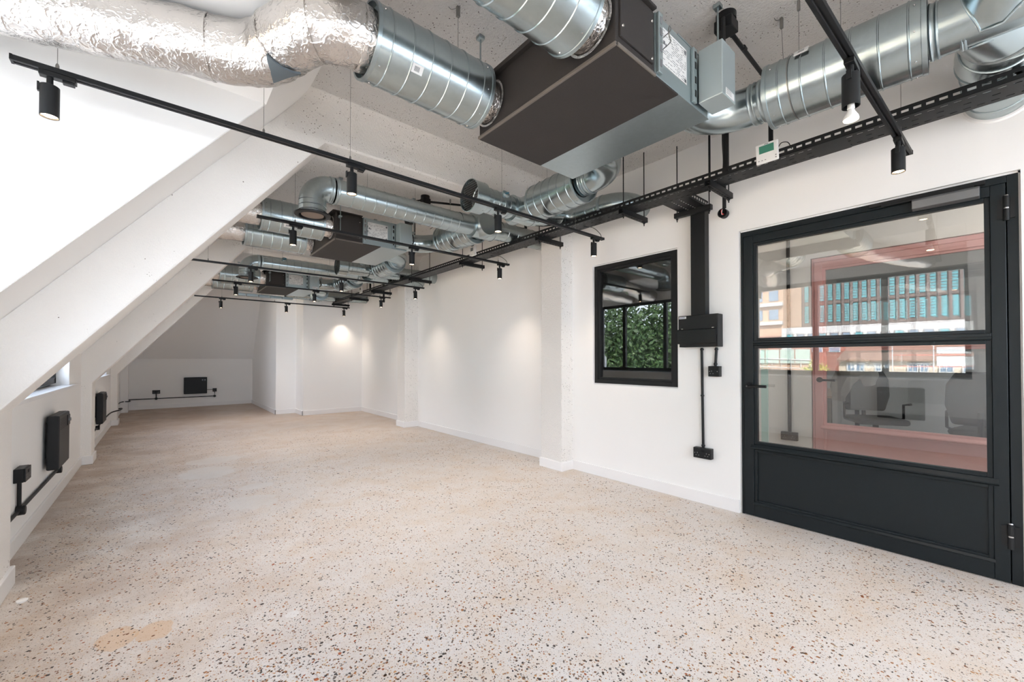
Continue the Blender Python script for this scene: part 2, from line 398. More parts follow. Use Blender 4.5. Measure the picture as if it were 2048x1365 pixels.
# left side: bays between the concrete frames, each with a dormer
FR = [(-0.62, -0.31), (3.09, 3.40), (6.75, 7.06), (10.40, 10.70)]      # frames along the room
BAYS = [(-0.31, 3.09, 0.20, 2.69), (3.40, 6.75, 3.47, 5.96), (7.06, 10.40, 7.14, 9.63)]
WX, DC, SZ = -0.80, 2.66, 0.95            # dormer window plane, dormer ceiling, sill
lw = MB(); sl_ = MB(); ck = MB(); dcm = MB()
def slope_piece(mb, y0, y1, z0=1.265, z1=CEIL):
    x0, x1 = slope_x(z0), slope_x(z1)
    mb.hexa([(x0-0.28, y0, z0), (x0, y0, z0), (x0, y1, z0), (x0-0.28, y1, z0)], [(x1-0.28, y0, z1), (x1, y0, z1), (x1, y1, z1), (x1-0.28, y1, z1)])
for (b0, b1, d0, d1) in BAYS:
    lw.box(KX-0.30, KX, b0-0.02, d0, 0, 1.265).box(KX-0.30, KX, d1, b1+0.02, 0, 1.265).box(KX-0.30, KX, d0, d1, 0, SZ-0.031)
    slope_piece(sl_, b0-0.02, d0-0.001); slope_piece(sl_, d1+0.001, b1+0.02); slope_piece(sl_, d0-0.001, d1+0.001, DC+0.1, CEIL)
    tri = [(WX-0.12, SZ-0.03), (KX-0.003, SZ-0.03), (KX-0.003, 1.265), (slope_x(DC)-0.004, DC), (WX-0.12, DC)]
    ck.prism(tri, d0-0.12, d0+0.003); ck.prism(tri, d1-0.003, d1+0.12)
    dcm.prism([(WX-0.12, DC), (slope_x(DC), DC), (slope_x(DC+0.1), DC+0.1), (WX-0.12, DC+0.1)], d0-0.002, d1+0.002)
lw.box(KX-0.30, KX, -2.1, FR[0][0], 0, 1.265); slope_piece(sl_, -2.1, FR[0][0])
lw.box(KX-0.30, KX, 10.68, 13.4, 0, 1.265); slope_piece(sl_, 10.68, 13.45)
for i in range(4): slope_piece(sl_, FR[i][0]-0.02, FR[i][1]+0.02)
struct('wall_left', lw, M_WALL, 'low white knee wall under the sloping ceiling')
struct('ceiling_slope', sl_, M_WALL, 'white plastered sloping ceiling on the window side')
struct('wall_dormer', ck, M_WALL, 'white dormer cheek walls')
struct('ceiling_dormer', dcm, M_WALL, 'flat white dormer ceilings')
# back wall behind the camera, with a wide window
bw = MB().box(-1.0, -0.5, -2.1, -1.95, 0, CEIL).box(3.3, 3.75, -2.1, -1.95, 0, CEIL).box(-0.5, 3.3, -2.1, -1.95, 0, 0.85).box(-0.5, 3.3, -2.1, -1.95, 2.35, CEIL)
struct('wall_back', bw, M_WALL)

def beam_frame(i, y0, y1, xr, name_label):
    r = thing('concrete_frame', name_label, 'frame', (-0.64, y0, 0), kind='structure')
    col = MB().prism([(KX-0.10, 0), (-0.60, 0), (-0.60, 0.93), (-0.585, 0.96), (KX-0.10, 1.20)], y0, y1)
    col.build('column', M_CONC2, r, bevel=0.012)
    xz = lambda z: -0.585 + (z-0.95)/1.226
    raf = MB().prism([(-0.75, 0.75), (-0.60, 0.935), (xz(2.76), 2.76), (1.15, 2.76), (1.15, CEIL+0.02), (0.72, CEIL+0.02), (-0.75, 1.25)], y0+0.001, y1-0.001)
    raf.build('rafter', M_CONC2, r, bevel=0.010)
    # beam with coved shoulders up to the ceiling
    zb = 2.755; R = 0.16
    prof = [(y0, zb+0.012), (y0+0.012, zb), (y1-0.012, zb), (y1, zb+0.012)]
    prof += [(y1+R-R*math.cos(a), CEIL-R+R*math.sin(a)+0.002) for a in [k*PI/16 for k in range(9)]]
    prof += [(y0-R+R*math.cos(a), CEIL-R+R*math.sin(a)+0.002) for a in [k*PI/16 for k in range(8, -1, -1)]]
    MB().prism(prof, 0.62, xr, 'X').build('beam', M_CONC, r, smooth=True)
    MB().box(KX, -0.585, y0-0.015, y1+0.015, 0, 0.10).build('plinth', M_TRIM, r, bevel=0.004)
    return r
beam_frame(0, *FR[0], XR, 'white concrete frame behind the camera over the near bay')
beam_frame(1, *FR[1], XR2, 'nearest white concrete frame with thick sloping rafter and ceiling beam')
beam_frame(2, *FR[2], XR3, 'middle white concrete frame with sloping rafter between the two heaters')
beam_frame(3, *FR[3], 1.95, 'farthest white concrete frame at the mouth of the dark alcove')
for nm, (y0, y1) in (('rough white concrete column on the right wall, nearer the door', (3.03, 3.35)), ('rough white concrete column on the right wall, nearer the far end', (6.78, 7.08))):
    t = thing('concrete_column', nm, 'column', (3.4, y0, 0), kind='structure')
    MB().box(3.29, 3.62, y0, y1, 0, 2.80).build('shaft', M_CONC, t, bevel=0.012)
    MB().box(3.275, 3.62, y0-0.015, y1+0.015, 0, 0.10).build('plinth', M_TRIM, t, bevel=0.004)
MB_ = MB().box(-0.78, -0.56, 12.75, 12.98, 0, 1.35); struct('trim_1', MB_, M_WALL, 'white boxed pier in the alcove corner')
# baseboards
bb = MB().box(XR-0.015, XR, D1+0.012, 3.02, 0, 0.10).box(XR-0.015, XR, -2.1, D0-0.012, 0, 0.10).box(XR2-0.015, XR2, 3.36, 6.77, 0, 0.10).box(XR3-0.015, XR3, 7.09, 9.65, 0, 0.10)
struct('baseboard_right', bb, M_TRIM, bevel=0.003)
bb = MB().box(2.315, XR3, 9.635, 9.65, 0, 0.10).box(2.315, 2.33, 9.635, 10.25, 0, 0.10).box(1.915, 2.33, 10.235, 10.25, 0, 0.10).box(1.915, 1.93, 10.235, 13.3, 0, 0.10).box(-0.69, 1.93, 13.285, 13.3, 0, 0.10)
struct('baseboard_far', bb, M_TRIM, bevel=0.003)
bb = MB()
for (b0, b1, *_r) in BAYS: bb.box(KX, KX+0.015, b0, b1, 0, 0.10)
bb.box(KX, KX+0.015, 10.7, 13.3, 0, 0.10)
struct('baseboard_left', bb, M_TRIM, bevel=0.003)

# dormer windows
def dormer_window(n, y0, y1, mull, label):
    t = thing('window_%d' % n, label, 'window', (WX, (y0+y1)/2, SZ), kind='structure')
    z0, z1 = SZ+0.02, 2.42; f = 0.06
    MB().box(WX-0.04, WX+0.02, y0, y1, z0, z0+f).box(WX-0.04, WX+0.02, y0, y1, z1-f, z1).box(WX-0.04, WX+0.02, y0, y0+f, z0, z1).box(WX-0.04, WX+0.02, y1-f, y1, z0, z1).build('frame', M_BLACK, t, bevel=0.004)
    for m in mull: MB().box(WX-0.045, WX+0.025, m-0.035, m+0.035, z0+f, z1-f).build('mullion', M_BLACK, t, bevel=0.004)
    ys = [y0+f] + [v for m in mull for v in (m-0.035, m+0.035)] + [y1-f]
    for k in range(0, len(ys), 2): MB().box(WX-0.012, WX-0.008, ys[k], ys[k+1], z0+f, z1-f).build('pane', M_GLASSW, t)
    MB().box(WX-0.06, WX+0.04, y0-0.05, y1+0.05, z1, DC+0.02).build('head_panel', M_WALL, t)
    MB().prism([(WX-0.04, SZ-0.03), (KX+0.001, SZ-0.03), (KX+0.001, SZ), (WX-0.04, SZ)], y0+0.002, y1-0.002).build('sill_board', M_TRIM, t)
    MB().box(KX+0.001, -0.655, y0-0.04, y1+0.35, SZ-0.03, SZ).build('sill_nosing', M_TRIM, t, bevel=0.004)
    MB().box(WX-0.10, WX-0.02, y0, y1, SZ-0.03, SZ+0.02).build('sub_frame', M_GALV2, t)
dormer_window(2, 0.20, 2.69, (1.02, 1.83), 'black framed dormer window of the nearest bay')
dormer_window(3, 3.47, 5.96, (4.36, 5.33), 'black framed dormer window above the nearer left heater')
dormer_window(4, 7.14, 9.63, (8.0, 8.83), 'black framed dormer window above the farther left heater')
def big_window():
    t = thing('window_5', 'wide black framed window behind the camera', 'window', (1.4, -2.05, 0.85), kind='structure')
    f = 0.06; y = -2.05
    m = MB().box(-0.5, 3.3, y-0.03, y+0.03, 0.85, 0.85+f).box(-0.5, 3.3, y-0.03, y+0.03, 2.35-f, 2.35)
    for x in (-0.5, 3.3-f): m.box(x, x+f, y-0.03, y+0.03, 0.85, 2.35)
    m.build('frame', M_BLACK, t)
    for x in (0.77, 2.03): MB().box(x-0.03, x+0.03, y-0.03, y+0.03, 0.91, 2.29).build('mullion', M_BLACK, t)
    for a, b in ((-0.44, 0.74), (0.80, 2.0), (2.06, 3.24)): MB().box(a, b, y-0.003, y+0.003, 0.91, 2.29).build('pane', M_GLASSW, t)
big_window()

# ---------------------------------------------------------------- the steel doors and the inner window
def bar_frame(mb, x0, x1, y0, y1, z0, z1, w):
    return mb.box(x0, x1, y0, y0+w, z0, z1).box(x0, x1, y1-w, y1, z0, z1).box(x0, x1, y0+w, y1-w, z0, z0+w).box(x0, x1, y0+w, y1-w, z1-w, z1)
def steel_door(name, x, y0, y1, zt, mat, label, mirror=False, closer=True):
    t = thing(name, label, 'door', (x, (y0+y1)/2, 0), kind='structure')
    fx = x + 0.012                                 # face of the fixed frame
    m = MB().box(fx, x+0.12, y1-0.018, y1, 0, zt).box(fx, x+0.12, y0, y0+0.040, 0, zt).box(fx, x+0.12, y0+0.040, y1-0.018, zt-0.040, zt)
    m.box(x+0.065, x+0.118, y1-0.035, y1-0.018, 0, zt-0.06).box(x+0.065, x+0.118, y0+0.040, y0+0.060, 0, zt-0.06).box(x+0.065, x+0.118, y0+0.040, y1-0.018, zt-0.060, zt-0.040)
    m.build('door_frame', mat, t, bevel=0.002)
    a, b, zl = y0+0.044, y1-0.021, zt-0.043         # leaf
    lx = x + 0.004
    st = 0.068
    m = MB().box(lx, x+0.06, a, a+st-0.012, 0.006, zl).box(lx, x+0.06, b-st, b, 0.006, zl).box(lx, x+0.06, a+st-0.012, b-st, zl-0.058, zl).box(lx, x+0.06, a+st-0.012, b-st, 0.006, 0.105)
    m.box(lx, x+0.06, a+st-0.012, b-st, 0.515, 0.552).box(lx-0.004, x+0.06, a+st-0.012, b-st, 1.308, 1.344)
    m.build('leaf_frame', mat, t, bevel=0.003)
    ga, gb = a+st-0.012, b-st
    bw_ = 0.022
    for (z0, z1) in ((0.552, 1.308), (1.344, zl-0.058)):
        bar_frame(MB(), lx+0.010, x+0.05, ga, gb, z0, z1, bw_).build('glazing_bead', mat, t, bevel=0.002)
        MB().box(x+0.030, x+0.034, ga+0.01, gb-0.01, z0+0.01, z1-0.01).build('glass_pane', M_GLASS, t)
    bar_frame(MB(), lx+0.008, x+0.05, ga, gb, 0.105, 0.515, 0.020).build('panel_bead', mat, t, bevel=0.002)
    MB().box(x+0.026, x+0.05, ga, gb, 0.105, 0.515).build('kick_panel', mat, t)
    MB().prism([(lx+0.002, 0.552), (lx-0.011, 0.530), (lx-0.011, 0.522), (lx+0.002, 0.512)], ga-0.02, gb+0.02).build('weather_bar', mat, t)
    MB().prism([(lx+0.002, 0.112), (lx-0.006, 0.100), (lx-0.006, 0.096), (lx+0.002, 0.092)], ga-0.004, gb+0.004).build('weather_bar', mat, t)
    MB().prism([(lx-0.003, 1.330), (lx-0.009, 1.322), (lx-0.009, 1.316), (lx-0.003, 1.310)], ga, gb).build('mid_rail_bead', mat, t)
    # lever handle on the far stile
    hy = b-0.040; hz_ = 1.00
    h = MB().lathe((lx, hy, hz_), (-1, 0, 0), [(0, 0.026), (0.008, 0.026), (0.010, 0.022)], 24)
    ro = h.build('handle_rose', M_BLACKP, t, smooth=True)
    lev = MB().tube([(lx, hy, hz_), (lx-0.045, hy, hz_), (lx-0.058, hy-0.012, hz_), (lx-0.060, hy-0.05, hz_), (lx-0.060, hy-0.135, hz_)], 0.0105, 14)
    lev.build('handle_lever', M_BLACKP, t, smooth=True)
    for z in (0.19, 1.95):
        hn = MB().lathe((lx-0.008, y0+0.042, z), (0, 0, 1), [(0, 0.012), (0.062, 0.012)], 18).lathe((lx-0.008, y0+0.042, z+0.070), (0, 0, 1), [(0, 0.013), (0.062, 0.013)], 18).box(lx-0.004, lx+0.008, y0+0.012, y0+0.075, z+0.012, z+0.12)
        hp = hn.build('hinge', M_BLACK, t, smooth=True)
        MB().lathe((lx-0.008, y0+0.042, z+0.062), (0, 0, 1), [(0, 0.0115), (0.008, 0.0115)], 18).lathe((lx-0.008, y0+0.042, z+0.132), (0, 0, 1), [(0, 0.011), (0.005, 0.009)], 18).build('hinge_washer', M_CHROME, t, smooth=True, label='bright steel hinge washer')
    if closer:
        c0, c1 = y0+0.135, y0+0.405
        c = MB().prism([(lx-0.045, zl-0.055), (lx, zl-0.062), (lx, zl+0.002), (lx-0.038, zl+0.002), (lx-0.047, zl-0.010)], c0, c1)
        co = c.build('door_closer', M_GREY, t, bevel=0.003, label='dark grey overhead door closer body')
        MB().box(lx-0.022, lx+0.004, c0-0.02, c1+0.20, zl+0.012, zl+0.034).build('closer_track', M_BLACK, t, bevel=0.002)
        MB().box(lx-0.030, lx-0.020, c0+0.02, c1+0.14, zl+0.001, zl+0.013).build('closer_arm', M_BLACK, t, bevel=0.002)
    return t
M_GREY = plain('dark grey satin metal', srgb(122, 123, 125), 0.35, 0.7)
struct('trim_2', MB().box(XR+0.022, XR+0.13, D0-0.009, D0, 0, DZ+0.013).box(XR+0.022, XR+0.13, D1, D1+0.009, 0, DZ+0.013).box(XR+0.022, XR+0.13, D0-0.009, D1+0.009, DZ, DZ+0.013), M_TRIM, 'white shadow gap lining around the door frame')
steel_door('door_1', XR, D0, D1, DZ, M_DOOR, 'anthracite steel door with two large glass panes and a solid kick panel')
def inner_window():
    t = thing('window_1', 'black framed fixed window in the white right wall beside the consumer unit', 'window', (XR, 2.28, NZ0), kind='structure')
    struct('trim_3', bar_frame(MB(), XR+0.024, XR+0.12, N0-0.001, N1+0.001, NZ0-0.001, NZ1+0.001, 0.013), M_TRIM, 'white shadow gap lining around the inner window')
    bar_frame(MB(), XR+0.012, XR+0.10, N0+0.012, N1-0.012, NZ0+0.012, NZ1-0.012, 0.040).build('frame', M_BLACK, t, bevel=0.002)
    bar_frame(MB(), XR+0.022, XR+0.08, N0+0.052, N1-0.052, NZ0+0.052, NZ1-0.052, 0.022).build('glazing_bead', M_BLACK, t, bevel=0.002)
    MB().box(XR+0.045, XR+0.049, N0+0.06, N1-0.06, NZ0+0.06, NZ1-0.06).build('pane', M_GLASS, t)
inner_window()

# lobby, second unit, dark room behind the window
lob = MB().box(3.625, 5.2, 1.72, 1.82, 0, CEIL).box(3.625, 5.2, -1.6, -1.5, 0, CEIL).box(5.02, 5.16, 1.215, 1.72, 0, CEIL).box(5.02, 5.16, -1.5, -0.21, 0, CEIL).box(5.02, 5.16, -0.21, 1.215, 2.225, CEIL)  # cross partition added to keep lobby light out of the dark room
struct('wall_lobby', lob, M_WALL, 'white walls of the lobby seen through the glass door, one added to block light')
struct('floor_lobby', MB().box(3.625, 9.4, -2.2, 4.2, -0.1, 0.0), plain('grey lobby flooring', srgb(150, 140, 130), 0.6), 'grey lobby floor')
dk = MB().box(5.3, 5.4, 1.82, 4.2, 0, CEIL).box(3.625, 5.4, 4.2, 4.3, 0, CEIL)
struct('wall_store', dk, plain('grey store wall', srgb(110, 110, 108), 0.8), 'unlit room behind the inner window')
off = MB().box(9.3, 9.4, -2.2, 4.2, 0, CEIL).box(5.16, 9.4, -2.3, -2.2, 0, CEIL).box(5.4, 9.4, 4.2, 4.3, 0, CEIL)
struct('wall_office', off, M_WALL, 'white walls of the office behind the pink door')
struct('ceiling_lobby', MB().box(3.8, 9.4, -2.3, 4.3, CEIL, CEIL+0.1), plain('darkened lobby ceiling', srgb(128, 125, 120), 0.85))  # grey base colour stands in for a dim lobby ceiling
struct('baseboard_lobby', MB().box(5.005, 5.02, 1.215, 1.72, 0, 0.10), M_TRIM)
steel_door('door_2', 5.0, -0.20, 1.205, 2.215, M_PINK, 'pink steel door with a glass pane across the lobby', closer=False)
def added_lamp(x, y, e, name, label):  # lamps added to light the lobby and office; no such fittings are known
    t = thing('added_ceiling_lamp', label, 'lamp', (x, y, CEIL-0.06))
    MB().lathe((x, y, CEIL), (0, 0, -1), [(0, 0.16), (0.05, 0.16), (0.06, 0.15)], 32).build('lamp_body', M_BLACKP, t, smooth=True)
    MB().lathe((x, y, CEIL-0.055), (0, 0, -1), [(0, 0.14), (0.012, 0.14)], 32).build('diffuser', emit('added lobby lamp diffuser', (1, 0.94, 0.86, 1), 4), t)
    L = bpy.data.lights.new(name, 'AREA'); L.shape = 'DISK'; L.size = 0.28; L.energy = e; L.color = (1, 0.93, 0.85)
    o = bpy.data.objects.new(name, L); COL.objects.link(o); o.location = (x, y, CEIL-0.08)
added_lamp(4.3, -0.9, 14, 'added lobby lamp', 'added round black ceiling lamp lighting the lobby behind the glass door')
added_lamp(7.2, 0.9, 6, 'added office lamp', 'added round black ceiling lamp lighting the office behind the pink door')

# ---------------------------------------------------------------- electrical fittings
def socket_proto(name, label, group, w=0.146, loc=(0, 0, 0)):      # faces -Y, back on the plane y = 0, centre at the origin
    t = thing(name, label, 'socket', loc, group)
    t['_o'] = (0, 0, 0)
    MB().box(-w/2, w/2, -0.044, 0, -0.043, 0.043).build('back_box', M_BLACKP, t, bevel=0.003)
    MB().box(-w/2+0.001, w/2-0.001, -0.052, -0.0445, -0.042, 0.042).build('face_plate', M_BLACK, t, bevel=0.003)
    n = 2 if w > 0.1 else 1
    for k in range(n):
        c = (k-0.5)*0.062 if n == 2 else -0.012
        MB().box(c*0.3-0.007 + (0.0 if n == 2 else 0.02), c*0.3+0.007 + (0.0 if n == 2 else 0.02), -0.056, -0.052, 0.008, 0.026).build('switch', M_BLACKP, t, bevel=0.002)
        for dx, dz, hw, hh in ((0, 0.002, 0.0025, 0.005), (-0.011, -0.018, 0.004, 0.0025), (0.011, -0.018, 0.004, 0.0025)):
            MB().box(c*1.2+dx-hw, c*1.2+dx+hw, -0.0526, -0.052, dz-hh, dz+hh).build('pin_hole', M_PIN, t)
    for sx_ in (-1, 1): MB().lathe((sx_*(w/2-0.014), -0.052, 0), (0, -1, 0), [(0, 0.003), (0.001, 0.003)], 10).build('screw', M_CHROME, t)
    return t
M_PIN = plain('socket pin shutter', srgb(120, 120, 122), 0.5)
def conduit(pts, label, r=0.010, saddles=(), cat='conduit', group=None, name='conduit'):
    mid = Vector(pts[0]); t = thing(name, label, cat, tuple(mid), group)
    MB().tube(pts, r, 12).build('pipe', M_BLACK, t, smooth=True)
    for s_ in saddles:
        p, d, nrm = s_
        MB().cyl(Vector(p)-Vector(d)*0.006, Vector(p)+Vector(d)*0.006, r+0.004, 14).build('saddle', M_BLACK, t, smooth=True)
    return t
def tee_box(t, p, nrm):
    MB().lathe(Vector(p)-Vector(nrm)*0.012, nrm, [(0, 0.030), (0.036, 0.030), (0.040, 0.026)], 24).build('inspection_tee', M_BLACK, t, smooth=True)

RZ_RIGHT, RZ_LEFT, RZ_FAR = -PI/2, PI/2, 0.0       # facing -X, +X, -Y
s1 = socket_proto('double_socket', 'black double socket low on the white right wall beside the door', None, loc=(XR, 1.585, 0.425)); s1.rotation_euler = (0, 0, RZ_RIGHT)
s2 = dup(s1, (KX, 4.01, 0.475), RZ_LEFT, 'black double socket on the left knee wall before the nearer heater')
s3 = dup(s1, (-0.078, 13.3, 0.412), RZ_FAR, 'black double socket left of the heater on the alcove end wall')
s4 = dup(s1, (5.02, 1.405, 0.405), RZ_RIGHT, 'dark double socket on the lobby wall behind the glass door')
f1 = socket_proto('fused_spur', 'small black switched outlet under the consumer unit', None, 0.088, (XR, 1.487, 1.105)); f1.rotation_euler = (0, 0, RZ_RIGHT); f1['category'] = 'switch'
f2 = dup(f1, (1.083, 13.3, 0.409), RZ_FAR, 'small black switched outlet right of the alcove heater')
f3 = dup(f1, (KX, 7.25, 0.36), RZ_LEFT, 'small black switched outlet before the farther left heater')
X_ = XR - 0.014
conduit([(X_, 1.598, 1.30), (X_, 1.590, 0.47)], 'long black conduit from the consumer unit down to the double socket', 0.0105,
        [((X_, 1.597, 1.285), (0, 0, 1), 0), ((X_, 1.594, 0.90), (0, 0, 1), 0), ((X_, 1.590, 0.485), (0, 0, 1), 0)])
conduit([(X_, 1.478, 1.30), (X_, 1.487, 1.148)], 'short black conduit from the consumer unit to the small outlet', 0.0105, [((X_, 1.479, 1.285), (0, 0, 1), 0), ((X_, 1.486, 1.165), (0, 0, 1), 0)])
conduit([(5.006, 1.41, CEIL), (5.006, 1.405, 0.45)], 'black conduit down the lobby wall to its socket', 0.016)
def consumer_unit():
    t = thing('consumer_unit', 'black metal consumer unit on the white wall between window and door', 'fuse box', (XR, 1.60, 1.31))
    y0, y1, z0, z1 = 1.432, 1.752, 1.305, 1.570
    MB().box(XR-0.095, XR, y0, y1, z0, z1).build('enclosure', M_BLACK, t, bevel=0.004)
    MB().box(XR-0.101, XR-0.0955, y0+0.004, y1+0.004, z0+0.10, z1-0.002).build('front_cover', M_BLACK, t, bevel=0.002)
    MB().prism([(XR-0.112, z0+0.03), (XR-0.102, z0+0.025), (XR-0.102, z0+0.150), (XR-0.112, z0+0.145)], y0+0.012, y1+0.012).build('flap', M_BLACKP, t, bevel=0.003)
    for y in (y0+0.035, y1-0.03): MB().box(XR-0.104, XR-0.101, y-0.009, y+0.009, z0+0.152, z0+0.156).build('flap_screw', M_CHROME, t)
    MB().box(XR-0.1022, XR-0.101, y1-0.065, y1-0.003, z1-0.026, z1-0.008).build('maker_label', M_PAPER, t, label='small white and blue maker label')
    for k in range(6): MB().box(XR-0.1026, XR-0.1022, y1-0.012-k*0.008, y1-0.007-k*0.008, z1-0.021, z1-0.013).build('print', M_BLUEINK, t)
M_BLUEINK = plain('blue ink', srgb(60, 80, 130), 0.6)
consumer_unit()
t = thing('cable_trunking', 'tall black cable trunking above the consumer unit', 'trunking', (XR, 1.60, 1.57))
MB().box(XR-0.075, XR, 1.540, 1.655, 1.572, 2.44).build('trunking_body', M_BLACK, t, bevel=0.002)
MB().box(XR-0.079, XR-0.0755, 1.538, 1.657, 1.572, 2.44).build('trunking_lid', M_BLACK, t, bevel=0.001)

def heater_proto():                                  # faces -Y, back on y = 0
    t = thing('panel_heater', 'black wall heater on the alcove end wall', 'heater', (0.683, 13.3, 0.33)); t['_o'] = (0, 0, 0)
    w, h, d = 0.47, 0.42, 0.09
    MB().box(-w/2, w/2, -d, -0.02, 0, h).build('casing', M_BLACK, t, bevel=0.010)
    MB().box(-0.10, 0.10, -0.02, 0, 0.08, h-0.06).build('wall_bracket', M_BLACK, t)
    for k in range(7): MB().box(-w/2+0.05, w/2-0.14, -d-0.0015, -d+0.004, h-0.035-k*0.013, h-0.030-k*0.013).build('grille_slot', M_SLOT, t)
    MB().box(w/2-0.125, w/2-0.02, -d-0.006, -d+0.002, h-0.115, h-0.025).build('control_panel', M_BLACKP, t, bevel=0.006)
    for k in range(2): MB().lathe((w/2-0.095+k*0.05, -d-0.006, h-0.07), (0, -1, 0), [(0, 0.014), (0.008, 0.013)], 16).build('dial', M_GREY, t, smooth=True)
    MB().box(-w/2+0.02, w/2-0.02, -d+0.02, -0.03, h-0.001, h+0.002).build('top_grille', M_SLOT, t)
    return t
M_SLOT = plain('dark heater slot', srgb(12, 12, 12), 0.6)
h0 = heater_proto()
h1 = dup(h0, (KX, 4.99, 0.338), RZ_LEFT, 'nearer black wall heater on the left knee wall under the dormer sill')
h2 = dup(h0, (KX, 8.20, 0.315), RZ_LEFT, 'farther black wall heater on the left knee wall behind the middle frame')
h3 = dup(h0, (KX, 0.85, 0.40), RZ_LEFT, 'black wall heater under the dormer beside the camera, mirrored in the door glass')
cx_ = KX + 0.014
t = conduit([(cx_, 3.41, 0.245), (cx_, 5.28, 0.245), (cx_, 5.28, 0.40), (cx_, 5.20, 0.40)], 'black conduit run along the nearest left knee wall under its heater', 0.0105)
MB().tube([(cx_, 4.01, 0.245), (cx_, 4.01, 0.43)], 0.0105, 12).build('riser', M_BLACK, t, smooth=True); tee_box(t, (cx_, 4.01, 0.245), (1, 0, 0)); tee_box(t, (cx_, 5.28, 0.245), (1, 0, 0))
t = conduit(smooth_path([(cx_, 7.07, 0.24), (cx_, 8.35, 0.24), (cx_, 8.6, 0.25), (cx_, 10.2, 0.25), (-0.56, 10.38, 0.28), (-0.56, 10.72, 0.28), (cx_, 10.9, 0.25), (cx_, 12.6, 0.25), (-0.54, 12.74, 0.25), (-0.54, 12.99, 0.25), (-0.62, 13.2, 0.25)], 5), 'black conduit run along the farther left knee wall into the alcove', 0.0105)
MB().tube([(cx_, 7.25, 0.24), (cx_, 7.25, 0.33)], 0.0105, 12).build('riser', M_BLACK, t, smooth=True)
tee_box(t, (cx_, 8.2, 0.24), (1, 0, 0))
t = conduit([(-0.66, 13.286, 0.250), (1.083, 13.286, 0.250), (1.083, 13.286, 0.38)], 'black conduit along the alcove end wall linking the sockets', 0.0105)
MB().tube([(-0.078, 13.286, 0.25), (-0.078, 13.286, 0.38)], 0.0105, 12).build('riser', M_BLACK, t, smooth=True); tee_box(t, (-0.078, 13.286, 0.25), (0, -1, 0)); tee_box(t, (1.083, 13.286, 0.25), (0, -1, 0))
MB().tube([(0.90, 13.28, 0.42), (1.05, 13.28, 0.42)], 0.006, 8).build('heater_lead', M_BLACK, t, smooth=True)

# ---------------------------------------------------------------- cable tray on hangers
TX0, TX1, TZ, FZ = 2.905, 3.085, 2.452, 2.503
def slot_row(mb, axis, y0, y1, pitch, slot, a0, a1, b0, b1):     # bridges between slots: a strip with real holes
    n = int((y1-y0)/pitch); 
    for k in range(n+1):
        c = y0 + k*pitch; mb.box(a0, a1, c-(pitch-slot)/2, c+(pitch-slot)/2, b0, b1)
def cable_tray():
    t = thing('cable_tray', 'long black perforated cable tray hung along the right wall', 'cable tray', (3.0, 4.5, TZ))
    ya, yb = -1.2, 9.56; th = 0.0015
    for nm, x in (('side_flange', TX0), ('side_flange', TX1-th)):
        m = MB().box(x, x+th, ya, yb, TZ, TZ+0.021).box(x, x+th, ya, yb, FZ-0.017, FZ); slot_row(m, 'Y', ya, yb, 0.046, 0.029, x, x+th, TZ+0.021, FZ-0.017)
        m.build(nm, M_BLACK, t)
    MB().box(TX0, TX0+0.012, ya, yb, FZ-0.0015, FZ+0.0015).box(TX1-0.012, TX1, ya, yb, FZ-0.0015, FZ+0.0015).build('return_lip', M_BLACK, t)
    m = MB(); xs = [(TX0, TX0+0.030), (TX0+0.037, TX0+0.085), (TX0+0.092, TX1-0.037), (TX1-0.030, TX1)]
    for a, b in xs: m.box(a, b, ya, yb, TZ, TZ+th)
    for k, (a, b) in enumerate(((TX0+0.030, TX0+0.037), (TX1-0.037, TX1-0.030), (TX0+0.085, TX0+0.092))):
        slot_row(m, 'Y', ya+k*0.02, yb-0.03, 0.046 if k < 2 else 0.092, 0.026, a, b, TZ, TZ+th)
    m.build('base_plate', M_BLACK, t)
    for y in (0.62, 3.9, 6.9): MB().box(TX0-0.002, TX1+0.002, y-0.08, y+0.08, TZ-0.002, TZ-0.0005).build('joint_plate', M_BLACK, t)
cable_tray()
def tray_tee():
    t = thing('cable_tray', 'short black cable tray branch from the long tray to the trunking', 'cable tray', (3.25, 1.6, TZ))
    y0, y1 = 1.525, 1.735; m = MB().box(TX1, 3.42, y0, y0+0.07, TZ, TZ+0.0015).box(TX1, 3.42, y0+0.08, y1-0.08, TZ, TZ+0.0015).box(TX1, 3.42, y1-0.07, y1, TZ, TZ+0.0015)
    for k in range(9):
        x = TX1+0.01+k*0.038; m.box(x, x+0.016, y0+0.07, y0+0.08, TZ, TZ+0.0015).box(x, x+0.016, y1-0.08, y1-0.07, TZ, TZ+0.0015)
    m.build('base_plate', M_BLACK, t)
    for y in (y0, y1-0.0015):
        f = MB().box(TX1, 3.42, y, y+0.0015, TZ, TZ+0.018).box(TX1, 3.42, y, y+0.0015, FZ-0.014, FZ)
        for k in range(9):
            x = TX1+0.005+k*0.038; f.box(x, x+0.014, y, y+0.0015, TZ+0.018, FZ-0.014)
        f.build('side_flange', M_BLACK, t)
tray_tee()
